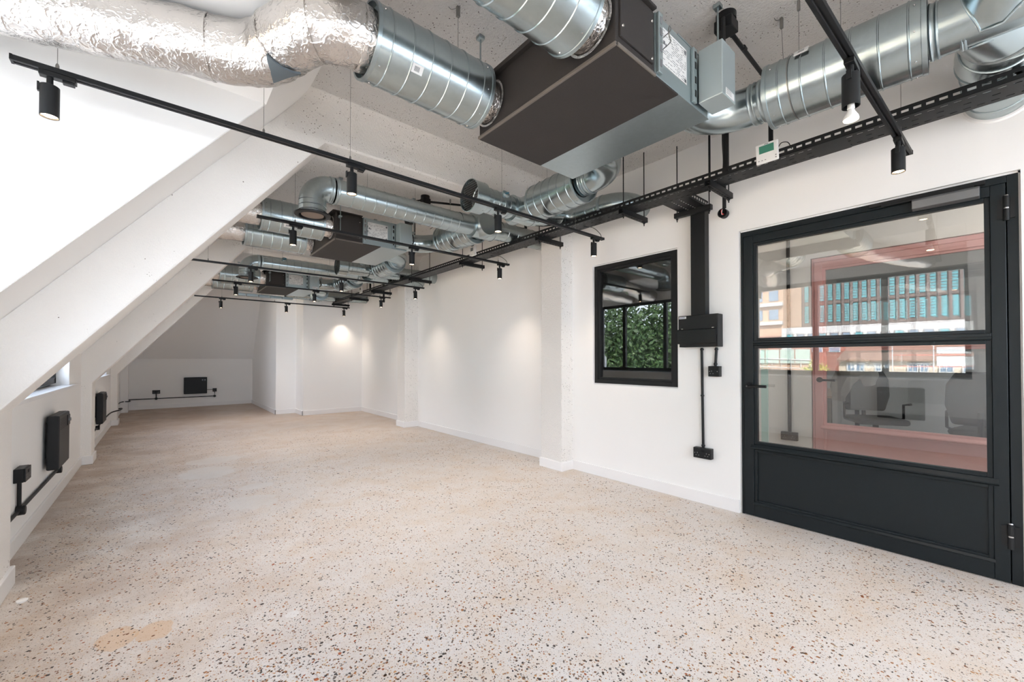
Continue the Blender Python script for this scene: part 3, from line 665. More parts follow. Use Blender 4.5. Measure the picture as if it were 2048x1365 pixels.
def bracket(i, y, label, x0=2.885, x1=3.262, axis='X', rods=(2.925, 3.235)):
    t = thing('tray_bracket', label, 'bracket', (x0, y, TZ-0.045), 'channel brackets under the cable tray')
    m = MB().box(x0, x1, y-0.0205, y-0.018, TZ-0.043, TZ-0.002).box(x0, x1, y+0.018, y+0.0205, TZ-0.043, TZ-0.002)
    a = x0
    m.box(x0, x1, y-0.0205, y-0.007, TZ-0.043, TZ-0.0405).box(x0, x1, y+0.007, y+0.0205, TZ-0.043, TZ-0.0405)
    for k in range(9):
        xx = x0 + (x1-x0)*k/9; m.box(xx, xx+0.016, y-0.007, y+0.007, TZ-0.043, TZ-0.0405)
    m.box(x1-0.002, x1, y-0.0205, y+0.0205, TZ-0.043, TZ-0.002)
    m.build('channel', M_BLACK, t)
    for x in rods:
        MB().cyl((x, y, TZ-0.075), (x, y, CEIL), 0.0045, 8).build('threaded_rod', M_BLACK, t, smooth=True)
        MB().lathe((x, y, TZ-0.058), (0, 0, 1), [(0, 0.009), (0.012, 0.009)], 6).build('nut', M_BLACK, t)
    return t
BR = [1.29, 2.00, 3.00, 4.40, 5.80, 7.28, 8.40, 9.53]
BN = ['below the red wired drop beside the door', 'left of the tray branch', 'in front of the nearer rough column', 'below the nearer white tray thermostat', 'second beyond the nearer column',
      'beside the farther rough column', 'below the farther white tray thermostat', 'at the far end of the tray']
for i, y in enumerate(BR): bracket(i, y, 'black channel bracket under the cable tray ' + BN[i])
def tee_bracket():
    t = thing('tray_bracket', 'black channel bracket under the tray branch above the trunking', 'bracket', (3.38, 1.6, TZ-0.045), 'channel brackets under the cable tray')
    MB().box(3.340, 3.381, 1.47, 1.78, TZ-0.043, TZ-0.002).build('channel', M_BLACK, t, bevel=0.002)
    for y in (1.49, 1.76):
        MB().cyl((3.36, y, TZ-0.075), (3.36, y, CEIL), 0.0045, 8).build('threaded_rod', M_BLACK, t, smooth=True)
        MB().lathe((3.36, y, TZ-0.058), (0, 0, 1), [(0, 0.009), (0.012, 0.009)], 6).build('nut', M_BLACK, t)
tee_bracket()
def drop(y, x, z0, r, label, name='conduit', cat='conduit'):
    t = thing(name, label, cat, (x, y, z0))
    MB().cyl((x, y, z0), (x, y, CEIL), r, 14).build('pipe', M_BLACK, t, smooth=True)
    MB().cyl((x, y, z0), (x, y, z0+0.05), r+0.004, 14).build('coupler', M_BLACK, t, smooth=True); return t
drop(0.95, 3.05, TZ+0.01, 0.014, 'black conduit drop behind the large white thermostat')
drop(-0.09, 3.02, TZ+0.01, 0.020, 'thick black conduit drop at the right end of the tray')
drop(4.356, 3.05, TZ+0.01, 0.016, 'black conduit drop behind the nearer tray thermostat')
drop(7.76, 3.05, TZ+0.01, 0.016, 'black conduit drop behind the farther tray thermostat')
drop(3.42, 3.12, TZ+0.01, 0.016, 'black conduit drop just past the nearer column')
drop(7.46, 3.19, 2.28, 0.018, 'thick black conduit drop beside the farther column')
# red wired conduit end box
t = thing('conduit_box', 'round black conduit end box with loose red wires beside the door', 'junction box', (3.40, 1.30, 2.36))
MB().cyl((3.12, 1.262, TZ+0.02), (3.12, 1.262, CEIL), 0.018, 14).build('thick_drop', M_BLACK, t, smooth=True)
MB().tube([(3.39, 1.385, 2.72), (3.39, 1.385, 2.40)], 0.014, 12).build('pipe', M_BLACK, t, smooth=True)
MB().tube(smooth_path([(3.12, 1.27, CEIL), (3.2, 1.31, 2.85), (3.36, 1.37, 2.78), (3.39, 1.385, 2.70)], 5), 0.012, 10).build('bend', M_BLACK, t, smooth=True)
MB().lathe((3.43, 1.40, 2.365), (-1, 0, 0), [(0, 0.036), (0.045, 0.036), (0.045, 0.031), (0.01, 0.031)], 28, caps=False).lathe((3.43, 1.40, 2.365), (-1, 0, 0), [(0, 0.035), (0.004, 0.035)], 28).build('open_box', M_BLACK, t, smooth=True)
for k in range(3): MB().tube(smooth_path([(3.40, 1.397+k*0.004, 2.40), (3.378, 1.403-k*0.003, 2.385), (3.376, 1.400, 2.362), (3.385, 1.388+k*0.006, 2.350)], 5), 0.0028, 6).build('wire', plain('red cable', srgb(214, 60, 58), 0.5) if k < 2 else M_WHITEP, t, smooth=True, label='loose red wire end' if k < 2 else 'loose white wire end')
# wall thermostats clipped to the tray
def thermostat(loc, rz, tilt, label, small=False):
    t = thing('thermostat', label, 'thermostat', loc, 'thermostats on the cable tray'); t['_o'] = (0, 0, 0)
    w, h = 0.124, 0.120
    MB().box(-w/2, w/2, -0.018, 0, -h/2, h/2).build('housing', M_WHITEP, t, bevel=0.005)
    if small: MB().box(-w/2+0.028, 0.018, -0.0195, -0.018, 0.000, 0.040).build('screen', M_LCDG, t, label='dark grey LCD screen')
    else: MB().box(-w/2+0.020, w/2-0.022, -0.0195, -0.018, 0.000, 0.046).build('screen', M_LCD, t, label='grey green LCD screen')
    MB().box(-0.016, -0.010, -0.0198, -0.0195, 0.004, 0.007).build('digit', M_INK, t)
    for x in (-0.045, -0.027, -0.009): MB().box(x-0.004, x+0.004, -0.0188, -0.018, -0.044, -0.040).build('button', M_PIN, t)
    for z in (-0.030, -0.044): MB().box(0.046, 0.053, -0.0188, -0.018, z-0.004, z+0.002).build('button', M_PIN, t)
    MB().box(-0.012, 0.010, -0.0186, -0.018, 0.050, 0.054).build('maker_print', M_PIN, t)
    t.rotation_euler = (tilt, 0, rz); return t
M_LCDG = plain('dark grey LCD', srgb(96, 106, 106), 0.3)
M_LCD = plain('green grey LCD', srgb(72, 138, 118), 0.3)
thermostat((2.890, 0.918, 2.497), RZ_RIGHT, 0.10, 'large white thermostat with green screen clipped to the near end of the tray')
thermostat((2.890, 4.11, 2.520), RZ_RIGHT, 0.0, 'white thermostat standing on the tray beyond the nearer column', True)
thermostat((2.890, 7.79, 2.520), RZ_RIGHT, 0.0, 'tiny white thermostat standing on the tray near its far end', True)
conduit(smooth_path([(2.893, 0.862, 2.51), (2.90, 0.845, 2.535), (2.915, 0.815, 2.53), (2.93, 0.80, 2.49)], 5), 'thin black lead of the large white thermostat', 0.0025, cat='cable', name='cable')

# ---------------------------------------------------------------- lighting tracks and spotlights
TRZ = 2.36
def track(x0, x1, ya, yb, label, wires, feed=True):
    t = thing('lighting_track', label, 'lighting track', ((x0+x1)/2, (ya+yb)/2, TRZ), 'black lighting tracks')
    L = math.hypot(x1-x0, yb-ya); ang = math.atan2(yb-ya, x1-x0); t['_o'] = (0, 0, 0); t.rotation_euler = (0, 0, ang)
    m = MB().box(-L/2, L/2, -0.0175, -0.0055, 0, 0.020).box(-L/2, L/2, 0.0055, 0.0175, 0, 0.020).box(-L/2, L/2, -0.0055, 0.0055, 0.012, 0.020)
    m.build('rail', M_BLACK, t)
    MB().box(-L/2, L/2, -0.0053, -0.0045, 0.003, 0.0115).box(-L/2, L/2, 0.0045, 0.0053, 0.003, 0.0115).build('conductor', M_GREY, t)
    for s_ in (-1, 1): MB().box(s_*L/2-0.004, s_*L/2+0.004, -0.019, 0.019, -0.001, 0.021).build('end_cap', M_BLACKP, t)
    for w in wires:
        u = (w - (x0+x1)/2)/math.cos(ang)
        MB().lathe((u, 0, 0.020), (0, 0, 1), [(0, 0.006), (0.018, 0.006), (0.026, 0.003)], 10).build('wire_gripper', M_WIRE, t, smooth=True)
        MB().cyl((u, 0, 0.04), (u, 0, CEIL-TRZ), 0.0011, 6).build('suspension_wire', M_WIRE, t)
    if feed:
        MB().tube(smooth_path([(L/2-0.02, 0, 0.02), (L/2-0.03, 0.01, 0.06), (L/2-0.12, 0.02, 0.10), (L/2-0.26, 0.02, 0.085)], 5), 0.003, 6).build('feed_cable', M_BLACK, t, smooth=True)
    return t
track(-0.02, 3.22, 0.43, 0.314, 'black lighting track nearest the camera passing over the door', (0.6, 1.90, 3.02), False)
track(-0.45, 3.26, 2.465, 2.465, 'long black lighting track crossing the room before the nearest beam', (-0.33, 0.40, 0.845, 2.0, 2.86))
track(0.59, 3.26, 3.89, 3.89, 'black lighting track under the duct with the black diffuser', (0.87, 2.0, 3.10))
track(0.26, 3.27, 6.06, 6.06, 'black lighting track in front of the middle frame', (0.42, 0.87, 1.80, 3.10))
track(0.57, 3.30, 7.42, 7.42, 'black lighting track between the middle frame and the far unit', (0.84, 2.0, 3.10))
track(0.46, 3.24, 9.46, 9.46, 'black lighting track nearest the far wall', (0.87, 1.75))
def spot_proto():
    t = thing('track_spotlight', 'x', 'spotlight', (0, 0, 0), 'black track spotlights'); t['_o'] = (0, 0, 0)
    MB().box(-0.030, 0.075, -0.0165, 0.0165, -0.020, 0.000).box(0.035, 0.070, -0.013, 0.013, -0.030, -0.020).build('track_adapter', M_BLACKP, t, bevel=0.002)
    MB().cyl((0, 0, -0.058), (0, 0, -0.020), 0.010, 14).build('stem', M_BLACK, t, smooth=True)
    m = MB().lathe((0, 0, -0.055), (0, 0, -1), [(0, 0.0), (0, 0.026), (0.002, 0.0285), (0.125, 0.0285), (0.125, 0.0255), (0.112, 0.0245)], 32, caps=False)
    m.box(-0.034, -0.028, -0.008, 0.008, -0.085, -0.050)
    m.build('lamp_housing', M_BLACK, t, smooth=True)
    MB().lathe((0, 0, -0.168), (0, 0, -1), [(0, 0.0245), (0.005, 0.0245), (0.009, 0.018)], 28).build('lens', M_LAMP, t, smooth=True)
    return t
SPOT_E = 5.4
def spot_light(x, y, z, e=SPOT_E):
    L = bpy.data.lights.new('spotlight beam', 'SPOT'); L.energy = e*4; L.color = (1.0, 0.84, 0.70); L.spot_size = math.radians(100); L.spot_blend = 1.0; L.shadow_soft_size = 0.022
    o = bpy.data.objects.new('spotlight beam', L); COL.objects.link(o); o.location = (x, y, z); return o
SPX = (0.855, 1.963, 3.122)
ROWS = [(2.465, (-0.35,)+SPX, 'on the track before the nearest beam', ['leftmost spotlight', 'spotlight second from left', 'spotlight third from left', 'rightmost spotlight']),
        (3.89, SPX, 'on the track under the black diffuser', ['left spotlight', 'middle spotlight', 'right spotlight']),
        (6.06, SPX, 'on the track before the middle frame', ['left spotlight', 'middle spotlight', 'right spotlight']),
        (7.42, SPX, 'on the track just past the middle frame', ['left spotlight', 'middle spotlight', 'right spotlight']),
        (9.46, SPX, 'on the track nearest the far wall', ['left spotlight', 'middle spotlight', 'right spotlight throwing a pool on the wall'])]
sp0 = spot_proto(); first = True
for y, xs, where, names in ROWS:
    for x, nm in zip(xs, names):
        lab = 'black ' + nm + ' ' + where
        if first: sp0.location = (x, y, TRZ); sp0['label'] = lab; first = False
        else: dup(sp0, (x, y, TRZ), 0.0, lab)
        spot_light(x, y, TRZ-0.182)
dup(sp0, (2.93, 0.324, TRZ), 0.0, 'black spotlight at the track end above the glass door'); spot_light(2.93, 0.324, TRZ-0.182)
so_ = dup(sp0, (2.03, 0.357, TRZ), 0.0, 'black spotlight with its white bulb hanging out below the housing')
for ch in list(so_.children):
    if ch.name.startswith('lens'): bpy.data.objects.remove(ch)
so_['_o'] = (0, 0, 0)
b_ = MB().lathe((0, 0, -0.168), (0, 0, -1), [(0, 0.011), (0.02, 0.012), (0.022, 0.010), (0.030, 0.012), (0.052, 0.0235), (0.060, 0.025), (0.062, 0.0245)], 28).build('bulb', M_WHITEP, so_, smooth=True, label='white reflector bulb hanging loose')
MB().lathe((0, 0, -0.229), (0, 0, -1), [(0, 0.0235), (0.003, 0.0235)], 28).build('bulb_lens', M_LAMP, so_, smooth=True)
spot_light(2.03, 0.357, TRZ-0.24)

# ---------------------------------------------------------------- ventilation: fan coil units, silencers, ducts
DZ_ = 2.565                                      # duct centre line
def ring_prof(L, r, pitch=0.1, ridge=0.0035, wid=0.004, t0=0.0):
    p = [(0, r)]; x = pitch*0.6 + t0
    while x < L - 0.02:
        p += [(x-wid, r), (x-wid*0.4, r+ridge), (x+wid*0.4, r+ridge), (x+wid, r)]; x += pitch
    return p + [(L, r)]
def silencer(p0, p1, label, r=0.150, ri=0.105, group='round duct silencers', tagpos=None):
    p0, p1 = Vector(p0), Vector(p1); L = (p1-p0).length; d = (p1-p0).normalized()
    t = thing('duct_silencer', label, 'duct', tuple(p0), group)
    MB().lathe(p0+d*0.012, d, ring_prof(L-0.024, r, 0.092), 44, caps=False).build('shell', M_GALV, t, smooth=True)
    for a, s_ in ((p0, 1), (p1, -1)):
        dd = d*s_
        MB().lathe(a, dd, [(0.030, ri), (0.030, r-0.006), (0.0, r-0.006), (0.0, r+0.004), (0.016, r+0.004), (0.018, r-0.001)], 44, caps=False).build('end_flange', M_GALV2, t, smooth=True)
        for k in range(8):
            n_ = d.orthogonal().normalized(); n_.rotate(Matrix.Rotation(k*PI/4+0.3, 3, d))
            q = a + dd*0.035 + n_*r
            MB().lathe(q, n_, [(0, 0.004), (0.003, 0.003)], 8).build('screw', M_CHROME, t)
    if tagpos:
        q, n_, u = [Vector(v) for v in tagpos]; n_.normalize(); u = (u - n_*u.dot(n_)).normalized(); w = n_.cross(u); c = q
        vs = [c + u*a + w*b + n_*0.0015 for a, b in ((-0.028, -0.018), (0.028, -0.018), (0.028, 0.018), (-0.028, 0.018))]; vb = [v - n_*0.004 for v in vs]
        MB().hexa(vb, vs).build('sticker', M_PAPER, t, label='white barcode sticker')
        m = MB()
        for k in range(9):
            a = -0.012+k*0.0028; m.hexa([c + u*(a) + w*b + n_*0.0014 for a, b in ((a, -0.010), (a+0.0013, -0.010), (a+0.0013, 0.010), (a, 0.010))], [c + u*(a) + w*b + n_*0.0019 for a, b in ((a, -0.010), (a+0.0013, -0.010), (a+0.0013, 0.010), (a, 0.010))])
        m.build('barcode', M_INK, t)
    return t
def spiral_run(t, name, p0, p1, r, pitch=0.1, t0=0.0, caps=False):
    p0, p1 = Vector(p0), Vector(p1); L = (p1-p0).length
    return MB().lathe(p0, p1-p0, ring_prof(L, r, pitch, 0.0028, 0.0035, t0), 40, caps=caps).build(name, M_GALV, t, smooth=True)
def bend(t, name, c, a, b, R, r, mat=None, n=14, t0=0.0, t1=PI/2):
    return MB().tube(arc(c, a, b, R, n, t0, t1), r, 36, caps=False).build(name, mat or M_GALV, t, smooth=True)
def collar(t, p, d, r, w=0.03):
    d = Vector(d).normalized(); p = Vector(p)
    MB().lathe(p-d*w/2, d, [(0, r), (0.001, r+0.004), (0.006, r+0.005), (0.011, r+0.002), (w-0.011, r+0.002), (w-0.006, r+0.005), (w-0.001, r+0.004), (w, r)], 40, caps=False).build('collar', M_GALV2, t, smooth=True)

def saddle(t, P0, rm, d, rb, n=40, screws=8):
    """riveted flange where a branch (axis d, radius rb) leaves a main pipe (axis along Y, radius rm, through P0)"""
    P0 = Vector(P0); d = Vector(d).normalized(); e1 = d.orthogonal().normalized(); e2 = d.cross(e1); pts = []
    for k in range(n):
        th = 2*PI*k/n; o = (e1*math.cos(th) + e2*math.sin(th))*rb
        A_ = d.x**2 + d.z**2; B_ = 2*(o.x*d.x + o.z*d.z); C_ = o.x**2 + o.z**2 - (rm+0.003)**2
        D_ = B_*B_ - 4*A_*C_; tt = (-B_ + math.sqrt(max(D_, 0)))/(2*A_); pts.append(P0 + o + d*tt)
    m = MB().tube(pts + [pts[0]], 0.0045, 8, caps=False); m.build('saddle_flange', M_GALV2, t, smooth=True)
    for k in range(screws):
        p = pts[int((k+0.5)*n/screws) % n]; r_o = Vector((p.x-P0.x, 0, p.z-P0.z)).normalized(); q = p + (p - (P0 + d*(p-P0).dot(d))).normalized()*0.012
        ax = Vector((q.x-P0.x, 0, q.z-P0.z)).normalized(); q = Vector((P0.x, q.y, P0.z)) + ax*rm
        MB().lathe(q, ax, [(0, 0.005), (0.003, 0.004)], 8).build('rivet', M_CHROME, t)
def hanger(t, x, y, z0, r=0.0045, mat=None, plate=True):
    MB().cyl((x, y, z0), (x, y, CEIL), r, 8).build('hanger_rod', mat or M_GALV2, t, smooth=True)
    if plate: MB().box(x-0.018, x+0.018, y-0.018, y+0.018, CEIL-0.02, CEIL).build('ceiling_plate', M_GALV2, t, bevel=0.002)
def wire(t, x, y, z0):
    MB().cyl((x, y, z0), (x, y, CEIL-0.05), 0.0012, 6).build('hanger_wire', M_WIRE, t)
    MB().box(x-0.008, x+0.008, y-0.006, y+0.006, CEIL-0.085, CEIL-0.035).build('wire_gripper', M_WIRE, t, bevel=0.002)

def fan_coil(y0, label):
    y1 = y0 + 0.90; zb, zt = 2.42, 2.695
    t = thing('fan_coil_unit', label, 'air conditioner', (1.7, y0, zb), 'ceiling fan coil units')
    MB().box(1.325, 1.605, y0+0.004, y1-0.004, zb, zt).build('insulated_plenum', M_INS, t, bevel=0.008)
    MB().box(1.300, 1.330, y0-0.010, y1+0.012, zt-0.012, zt+0.012).box(1.312, 1.60, y0-0.012, y1+0.012, zt, zt+0.012).build('top_flange', M_INS, t, bevel=0.003)
    MB().box(1.322, 1.800, y0-0.002, y1+0.002, zb-0.008, zb+0.001).build('insulated_base_panel', M_INS, t, bevel=0.004)
    MB().box(1.345, 1.585, y0-0.006, y0+0.006, zb+0.035, zt-0.03).build('access_panel', M_INS, t, bevel=0.004)
    for x, z in ((1.36, 2.50), (1.36, 2.63), (1.57, 2.63), (1.57, 2.47)): MB().lathe((x, y0-0.006, z), (0, -1, 0), [(0, 0.006), (0.003, 0.005)], 10).build('screw', M_CHROME, t)
    # edge tape along the lower corner
    MB().box(1.318, 1.330, y0, y1, zb-0.009, zb+0.006).box(1.33, 1.605, y0-0.005, y0+0.004, zb-0.009, zb+0.004).build('edge_tape', M_TAPE, t, bevel=0.003)
    MB().box(1.605, 2.100, y0, y1, zb, zt).build('steel_casing', M_CASE, t, bevel=0.004)
    MB().box(1.800, 2.105, y0-0.003, y1+0.003, zb-0.004, zb).build('steel_base_panel', M_GALV2, t, bevel=0.002)
    for x in (1.607, 1.920): MB().box(x, x+0.034, y0-0.016, y0-0.001, zb+0.010, zt-0.004).build('side_flange', M_CASE, t, bevel=0.003)
    for x in (1.624, 1.937):
        for z in (2.455, 2.520, 2.590, 2.640): MB().box(x-0.007, x+0.007, y0-0.0175, y0-0.0155, z, z+0.032).build('slot', M_SLOT if x > 1.8 else M_PIN, t)
    # printed data label
    MB().box(1.655, 1.875, y0-0.003, y0-0.0005, 2.492, 2.656).build('data_label', M_PAPER, t, label='white printed data label')
    m = MB(); rr = random.Random(int(y0*10))
    for k in range(17):
        z = 2.646 - k*0.009
        x = 1.662 + (0.075 if 3 < k < 9 else 0)
        while x < 1.862:
            w = rr.uniform(0.006, 0.03)
            if rr.random() < 0.62: m.box(x, min(x+w, 1.868), y0-0.0034, y0-0.003, z-0.0022, z)
            x += w + 0.006
    m.box(1.665, 1.680, y0-0.0034, y0-0.003, 2.584, 2.600).box(1.684, 1.692, y0-0.0034, y0-0.003, 2.580, 2.594)
    m.box(1.853, 1.870, y0-0.0034, y0-0.003, 2.630, 2.647).box(1.853, 1.870, y0-0.0034, y0-0.003, 2.498, 2.513)
    m.build('label_print', M_INK, t)
    # electrical box on the near side
    bx = MB().box(1.960, 2.105, y0-0.130, y0-0.018, zb+0.010, zt-0.010); bx.build('control_box', M_CASE2, t, bevel=0.004)
    MB().box(2.105, 2.1065, y0-0.125, y0-0.03, zb+0.02, zb+0.055).build('box_label', M_PAPER, t)
    MB().box(1.995, 2.085, y0-0.1315, y0-0.130, zb+0.018, zb+0.050).build('box_label', M_PAPER, t)
    for k in range(3): MB().box(2.00, 2.055, y0-0.1319, y0-0.1315, zb+0.026+k*0.008, zb+0.028+k*0.008).build('label_print', M_INK, t)
    MB().tube(smooth_path([(2.105, y0-0.07, zt-0.08), (2.14, y0-0.075, zt-0.11), (2.145, y0-0.08, zt-0.18), (2.105, y0-0.07, zb+0.04)], 5), 0.006, 8).build('flex_cable', M_BLACK, t, smooth=True)
    MB().box(1.80, 2.10, y0-0.001, y0+0.02, zt, zt+0.006).build('top_seam', M_CASE, t)
    # drain pipe coil and hangers
    MB().tube(smooth_path([(1.655, y0-0.004, 2.60), (1.640, y0-0.05, 2.60), (1.615, y0-0.06, 2.60), (1.605, y0-0.06, 2.575), (1.615, y0-0.06, 2.55), (1.640, y0-0.05, 2.55), (1.655, y0-0.004, 2.55)], 5), 0.0022, 6).build('wire_clip', M_WIRE, t, smooth=True)
    for x, y in (((1.365, y0-0.035),) if y0 > 2 else ()) + ((1.365, y1+0.04), (2.175, y0-0.02), (2.12, y1+0.04)):
        hanger(t, x, y, zb+0.08); MB().box(x-0.016, x+0.016, min(y, y0 if y < y0+.4 else y1)-0.005, max(y, y0 if y < y0+.4 else y1)+0.012, zt-0.06, zt-0.045).build('hanger_bracket', M_GALV2, t, bevel=0.001)
    return t
M_TAPE = plain('weathered edge tape', srgb(104, 97, 90), 0.6, bumpscale=90, bs=0.4)
M_CASE2 = plain('light grey control box', srgb(176, 188, 190), 0.42, 0.6)
FY = (0.935, 4.29, 7.80)
FN = ('nearest', 'middle', 'farthest')
fan_coil(FY[0], 'large black and steel fan coil unit hanging in the nearest bay')
fan_coil(FY[1], 'black and grey fan coil unit hanging in the middle bay')
fan_coil(FY[2], 'small looking black and grey fan coil unit hanging in the farthest bay')

def foil_sleeve(x0, x1, y, label, r=0.105):
    t = thing('foil_sleeve', label, 'duct', (x0, y, DZ_), 'foil wrapped duct collars')
    n = 10
    MB().tube([(x0+(x1-x0)*k/n, y, DZ_) for k in range(n+1)], r, 40, caps=False, jit=0.004).build('foil', M_FOIL, t, smooth=True)
    MB().lathe((x1-0.004, y, DZ_), (1, 0, 0), [(0, r+0.004), (0.004, r+0.012), (0.006, r)], 40, caps=False).build('tape_edge', M_FOIL, t, smooth=True)
def foil_duct(pts, label, r=0.118, n=9, seams=()):
    t = thing('foil_duct', label, 'duct', tuple(pts[0]), 'foil insulated flexible ducts')
    P = smooth_path(pts, n)
    # resample evenly
    Q = [P[0]]; 
    for a, b in zip(P, P[1:]):
        L = (b-a).length; k = max(1, int(L/0.02))
        Q += [a + (b-a)*(i+1)/k for i in range(k)]
    MB().tube(Q, r, 56, caps=False, jit=0.008).build('foil_skin', M_FOIL, t, smooth=True)
    for u in seams:
        i = int(u*(len(Q)-1)); d = (Q[min(i+1, len(Q)-1)]-Q[max(i-1, 0)]).normalized()
        MB().lathe(Q[i]-d*0.004, d, [(0, r), (0.001, r+0.005), (0.007, r+0.005), (0.008, r)], 56, caps=False).build('tape_seam', M_FOIL, t, smooth=True)
    return t, Q
YA = (1.07, 4.43, 7.94); YB = (1.735, 5.14, 8.64)
for k in range(3):
    tg = None
    if k < 2:
        a_ = math.radians(200 if k == 0 else 200)
    ya, yb = YA[k], YB[k]
    nA = Vector((0, -0.75, -0.66)).normalized()
    silencer((0.69, ya, DZ_), (1.235, ya, DZ_), 'spiral silencer on the near left spigot of the %s fan coil unit' % FN[k], tagpos=((0.90, ya+nA.y*0.15, DZ_+nA.z*0.15), nA, (1, 0, 0)) if k else None)
    silencer((0.655, yb, DZ_), (1.245, yb, DZ_), 'spiral silencer on the far left spigot of the %s fan coil unit' % FN[k], tagpos=((0.84, yb+nA.y*0.15, DZ_+nA.z*0.15), nA, (1, 0, 0)) if k == 0 else None)
    foil_sleeve(1.20, 1.322, ya, 'foil sleeve between near silencer and %s fan coil unit' % FN[k])
    foil_sleeve(1.21, 1.322, yb, 'foil sleeve between far silencer and %s fan coil unit' % FN[k])
t, Q = foil_duct([(0.69, 1.735, DZ_), (0.58, 1.745, DZ_), (0.47, 1.80, DZ_), (0.40, 1.93, 2.555), (0.34, 2.06, 2.545), (0.22, 2.15, 2.54), (0.0, 2.22, 2.54), (-0.25, 2.29, 2.53), (-0.55, 2.36, 2.52), (-0.93, 2.42, 2.52)],
                 'large crumpled foil duct snaking from the nearest silencer to the dormer', 0.122, 9, (0.06, 0.20, 0.33, 0.55))
# bare grey duct showing where the foil is torn on the bend
def torn(t, Q):
    A, B, C_ = Vector((0.322, 1.920, 2.452)), Vector((0.448, 1.930, 2.440)), Vector((0.366, 2.045, 2.426)); N = 8; vs = []; idx = {}
    for i in range(N+1):
        for j in range(N+1-i):
            u, v = i/N, j/N; w = 1-u-v
            p = A*w + B*u + C_*v
            p = p.lerp((A+B+C_)/3, 0.25*(1-max(u, v, w))*(1 if w*u*v < 0.02 else 0))
            q = min(Q, key=lambda k: (k-p).length); vs.append(q + (p-q).normalized()*0.1335); idx[i, j] = len(vs)-1
    n2 = len(vs); vin = [min(Q, key=lambda k: (k-p).length).lerp(p, 0.93) for p in vs]; fs = []
    for i in range(N):
        for j in range(N-i):
            f = (idx[i, j], idx[i+1, j], idx[i, j+1]); fs += [f, tuple(n2+k for k in reversed(f))]
            if j < N-i-1: f = (idx[i+1, j], idx[i+1, j+1], idx[i, j+1]); fs += [f, tuple(n2+k for k in reversed(f))]
    edge = [idx[i, 0] for i in range(N+1)] + [idx[N-j, j] for j in range(1, N+1)] + [idx[0, N-j] for j in range(1, N)]
    for k in range(len(edge)): a_, b_ = edge[k], edge[(k+1) % len(edge)]; fs.append((a_, b_, n2+b_, n2+a_))
    MB().add(vs+vin, fs).build('bare_patch', M_GREYM, t, smooth=True, label='bare grey metal patch where the foil is torn')
M_GREYM = plain('dull grey metal', srgb(96, 106, 112), 0.5, 0.4)
torn(t, Q)
foil_duct([(0.72, 1.07, DZ_), (0.50, 1.06, DZ_), (0.25, 1.02, DZ_), (-0.10, 0.90, 2.55), (-0.5, 0.70, 2.53), (-0.93, 0.55, 2.52)], 'foil duct from the near silencer of the nearest bay to the dormer', 0.115, 8)
for k, yc in ((1, 4.15), (2, 7.90)):
    ya, yb = YA[k], YB[k]
    foil_duct([(0.72, ya, DZ_), (0.50, ya+0.02, DZ_), (0.25, ya+0.10, DZ_), (-0.2, ya+0.16, 2.52), (-0.93, ya+0.2, 2.52)], 'foil duct from the near silencer of the %s bay towards the dormer' % FN[k], 0.112, 7)
    foil_duct([(0.69, yb, DZ_), (0.48, yb+0.01, DZ_-0.01), (0.25, yb+0.02, DZ_-0.03), (-0.2, yb+0.02, 2.52), (-0.93, yb, 2.52)], 'foil duct from the far silencer of the %s bay towards the dormer' % FN[k], 0.112, 7)

def outlet_near(k, y0, far_run):
    """right hand near outlet: bend towards the camera, silencer, wye"""
    ys = y0 + 0.14; xs = 2.415 if k == 0 else 2.455; n = FN[k]
    t = thing('duct_bend', 'smooth steel duct bend at the near right outlet of the %s fan coil unit' % n, 'duct', (2.1, ys, DZ_), 'pressed steel duct bends')
    R = xs - 2.17
    MB().cyl((2.10, ys, DZ_), (2.17, ys, DZ_), 0.100, 36, caps=False).build('stub', M_GALV, t, smooth=True)
    bend(t, 'bend', (2.17, ys-R, DZ_), (0, 1, 0), (1, 0, 0), R, 0.100)
    yb = ys - R
    MB().cyl((xs, yb, DZ_), (xs, yb-0.10, DZ_), 0.102, 36, caps=False).build('stub', M_GALV, t, smooth=True)
    collar(t, (xs, yb-0.01, DZ_), (0, 1, 0), 0.101); collar(t, (xs, yb-0.055, DZ_), (0, 1, 0), 0.102)
    y2, y3 = yb-0.075, yb-0.655
    nA = Vector((-0.45, 0.0, 0.35)).normalized()
    s_ = silencer((xs, y2, DZ_), (xs+0.03, y3, DZ_), 'spiral silencer from the near right outlet of the %s fan coil unit' % n, tagpos=((xs-0.005+nA.x*0.15, y2-0.17, DZ_+nA.z*0.15), nA, (0, 1, 0)) if k < 2 else None)
    wire(s_, xs, y2-0.13, DZ_+0.15); wire(s_, xs+0.02, y3+0.03, DZ_+0.15)
    MB().lathe((xs, y2-0.115, DZ_), (0, -1, 0), [(0, 0.152), (0.004, 0.152)], 40, caps=False).build('hanger_loop', M_WIRE, s_, smooth=True)
    return xs+0.03, y3
def wye(x, y, r, label, left_y, dirn, reach=0.28):
    """straight main with two branches: -X (supply) and +X (to the wall)"""
    t = thing('duct_wye', label, 'duct', (x, y, DZ_), 'steel duct branch pieces')
    MB().cyl((x, y, DZ_), (x+0.02, y+dirn*reach*1.6, DZ_), r, 40, caps=True).build('main', M_GALV, t, smooth=True)
    collar(t, (x, y+dirn*0.02, DZ_), (0, dirn, 0), r)
    return t
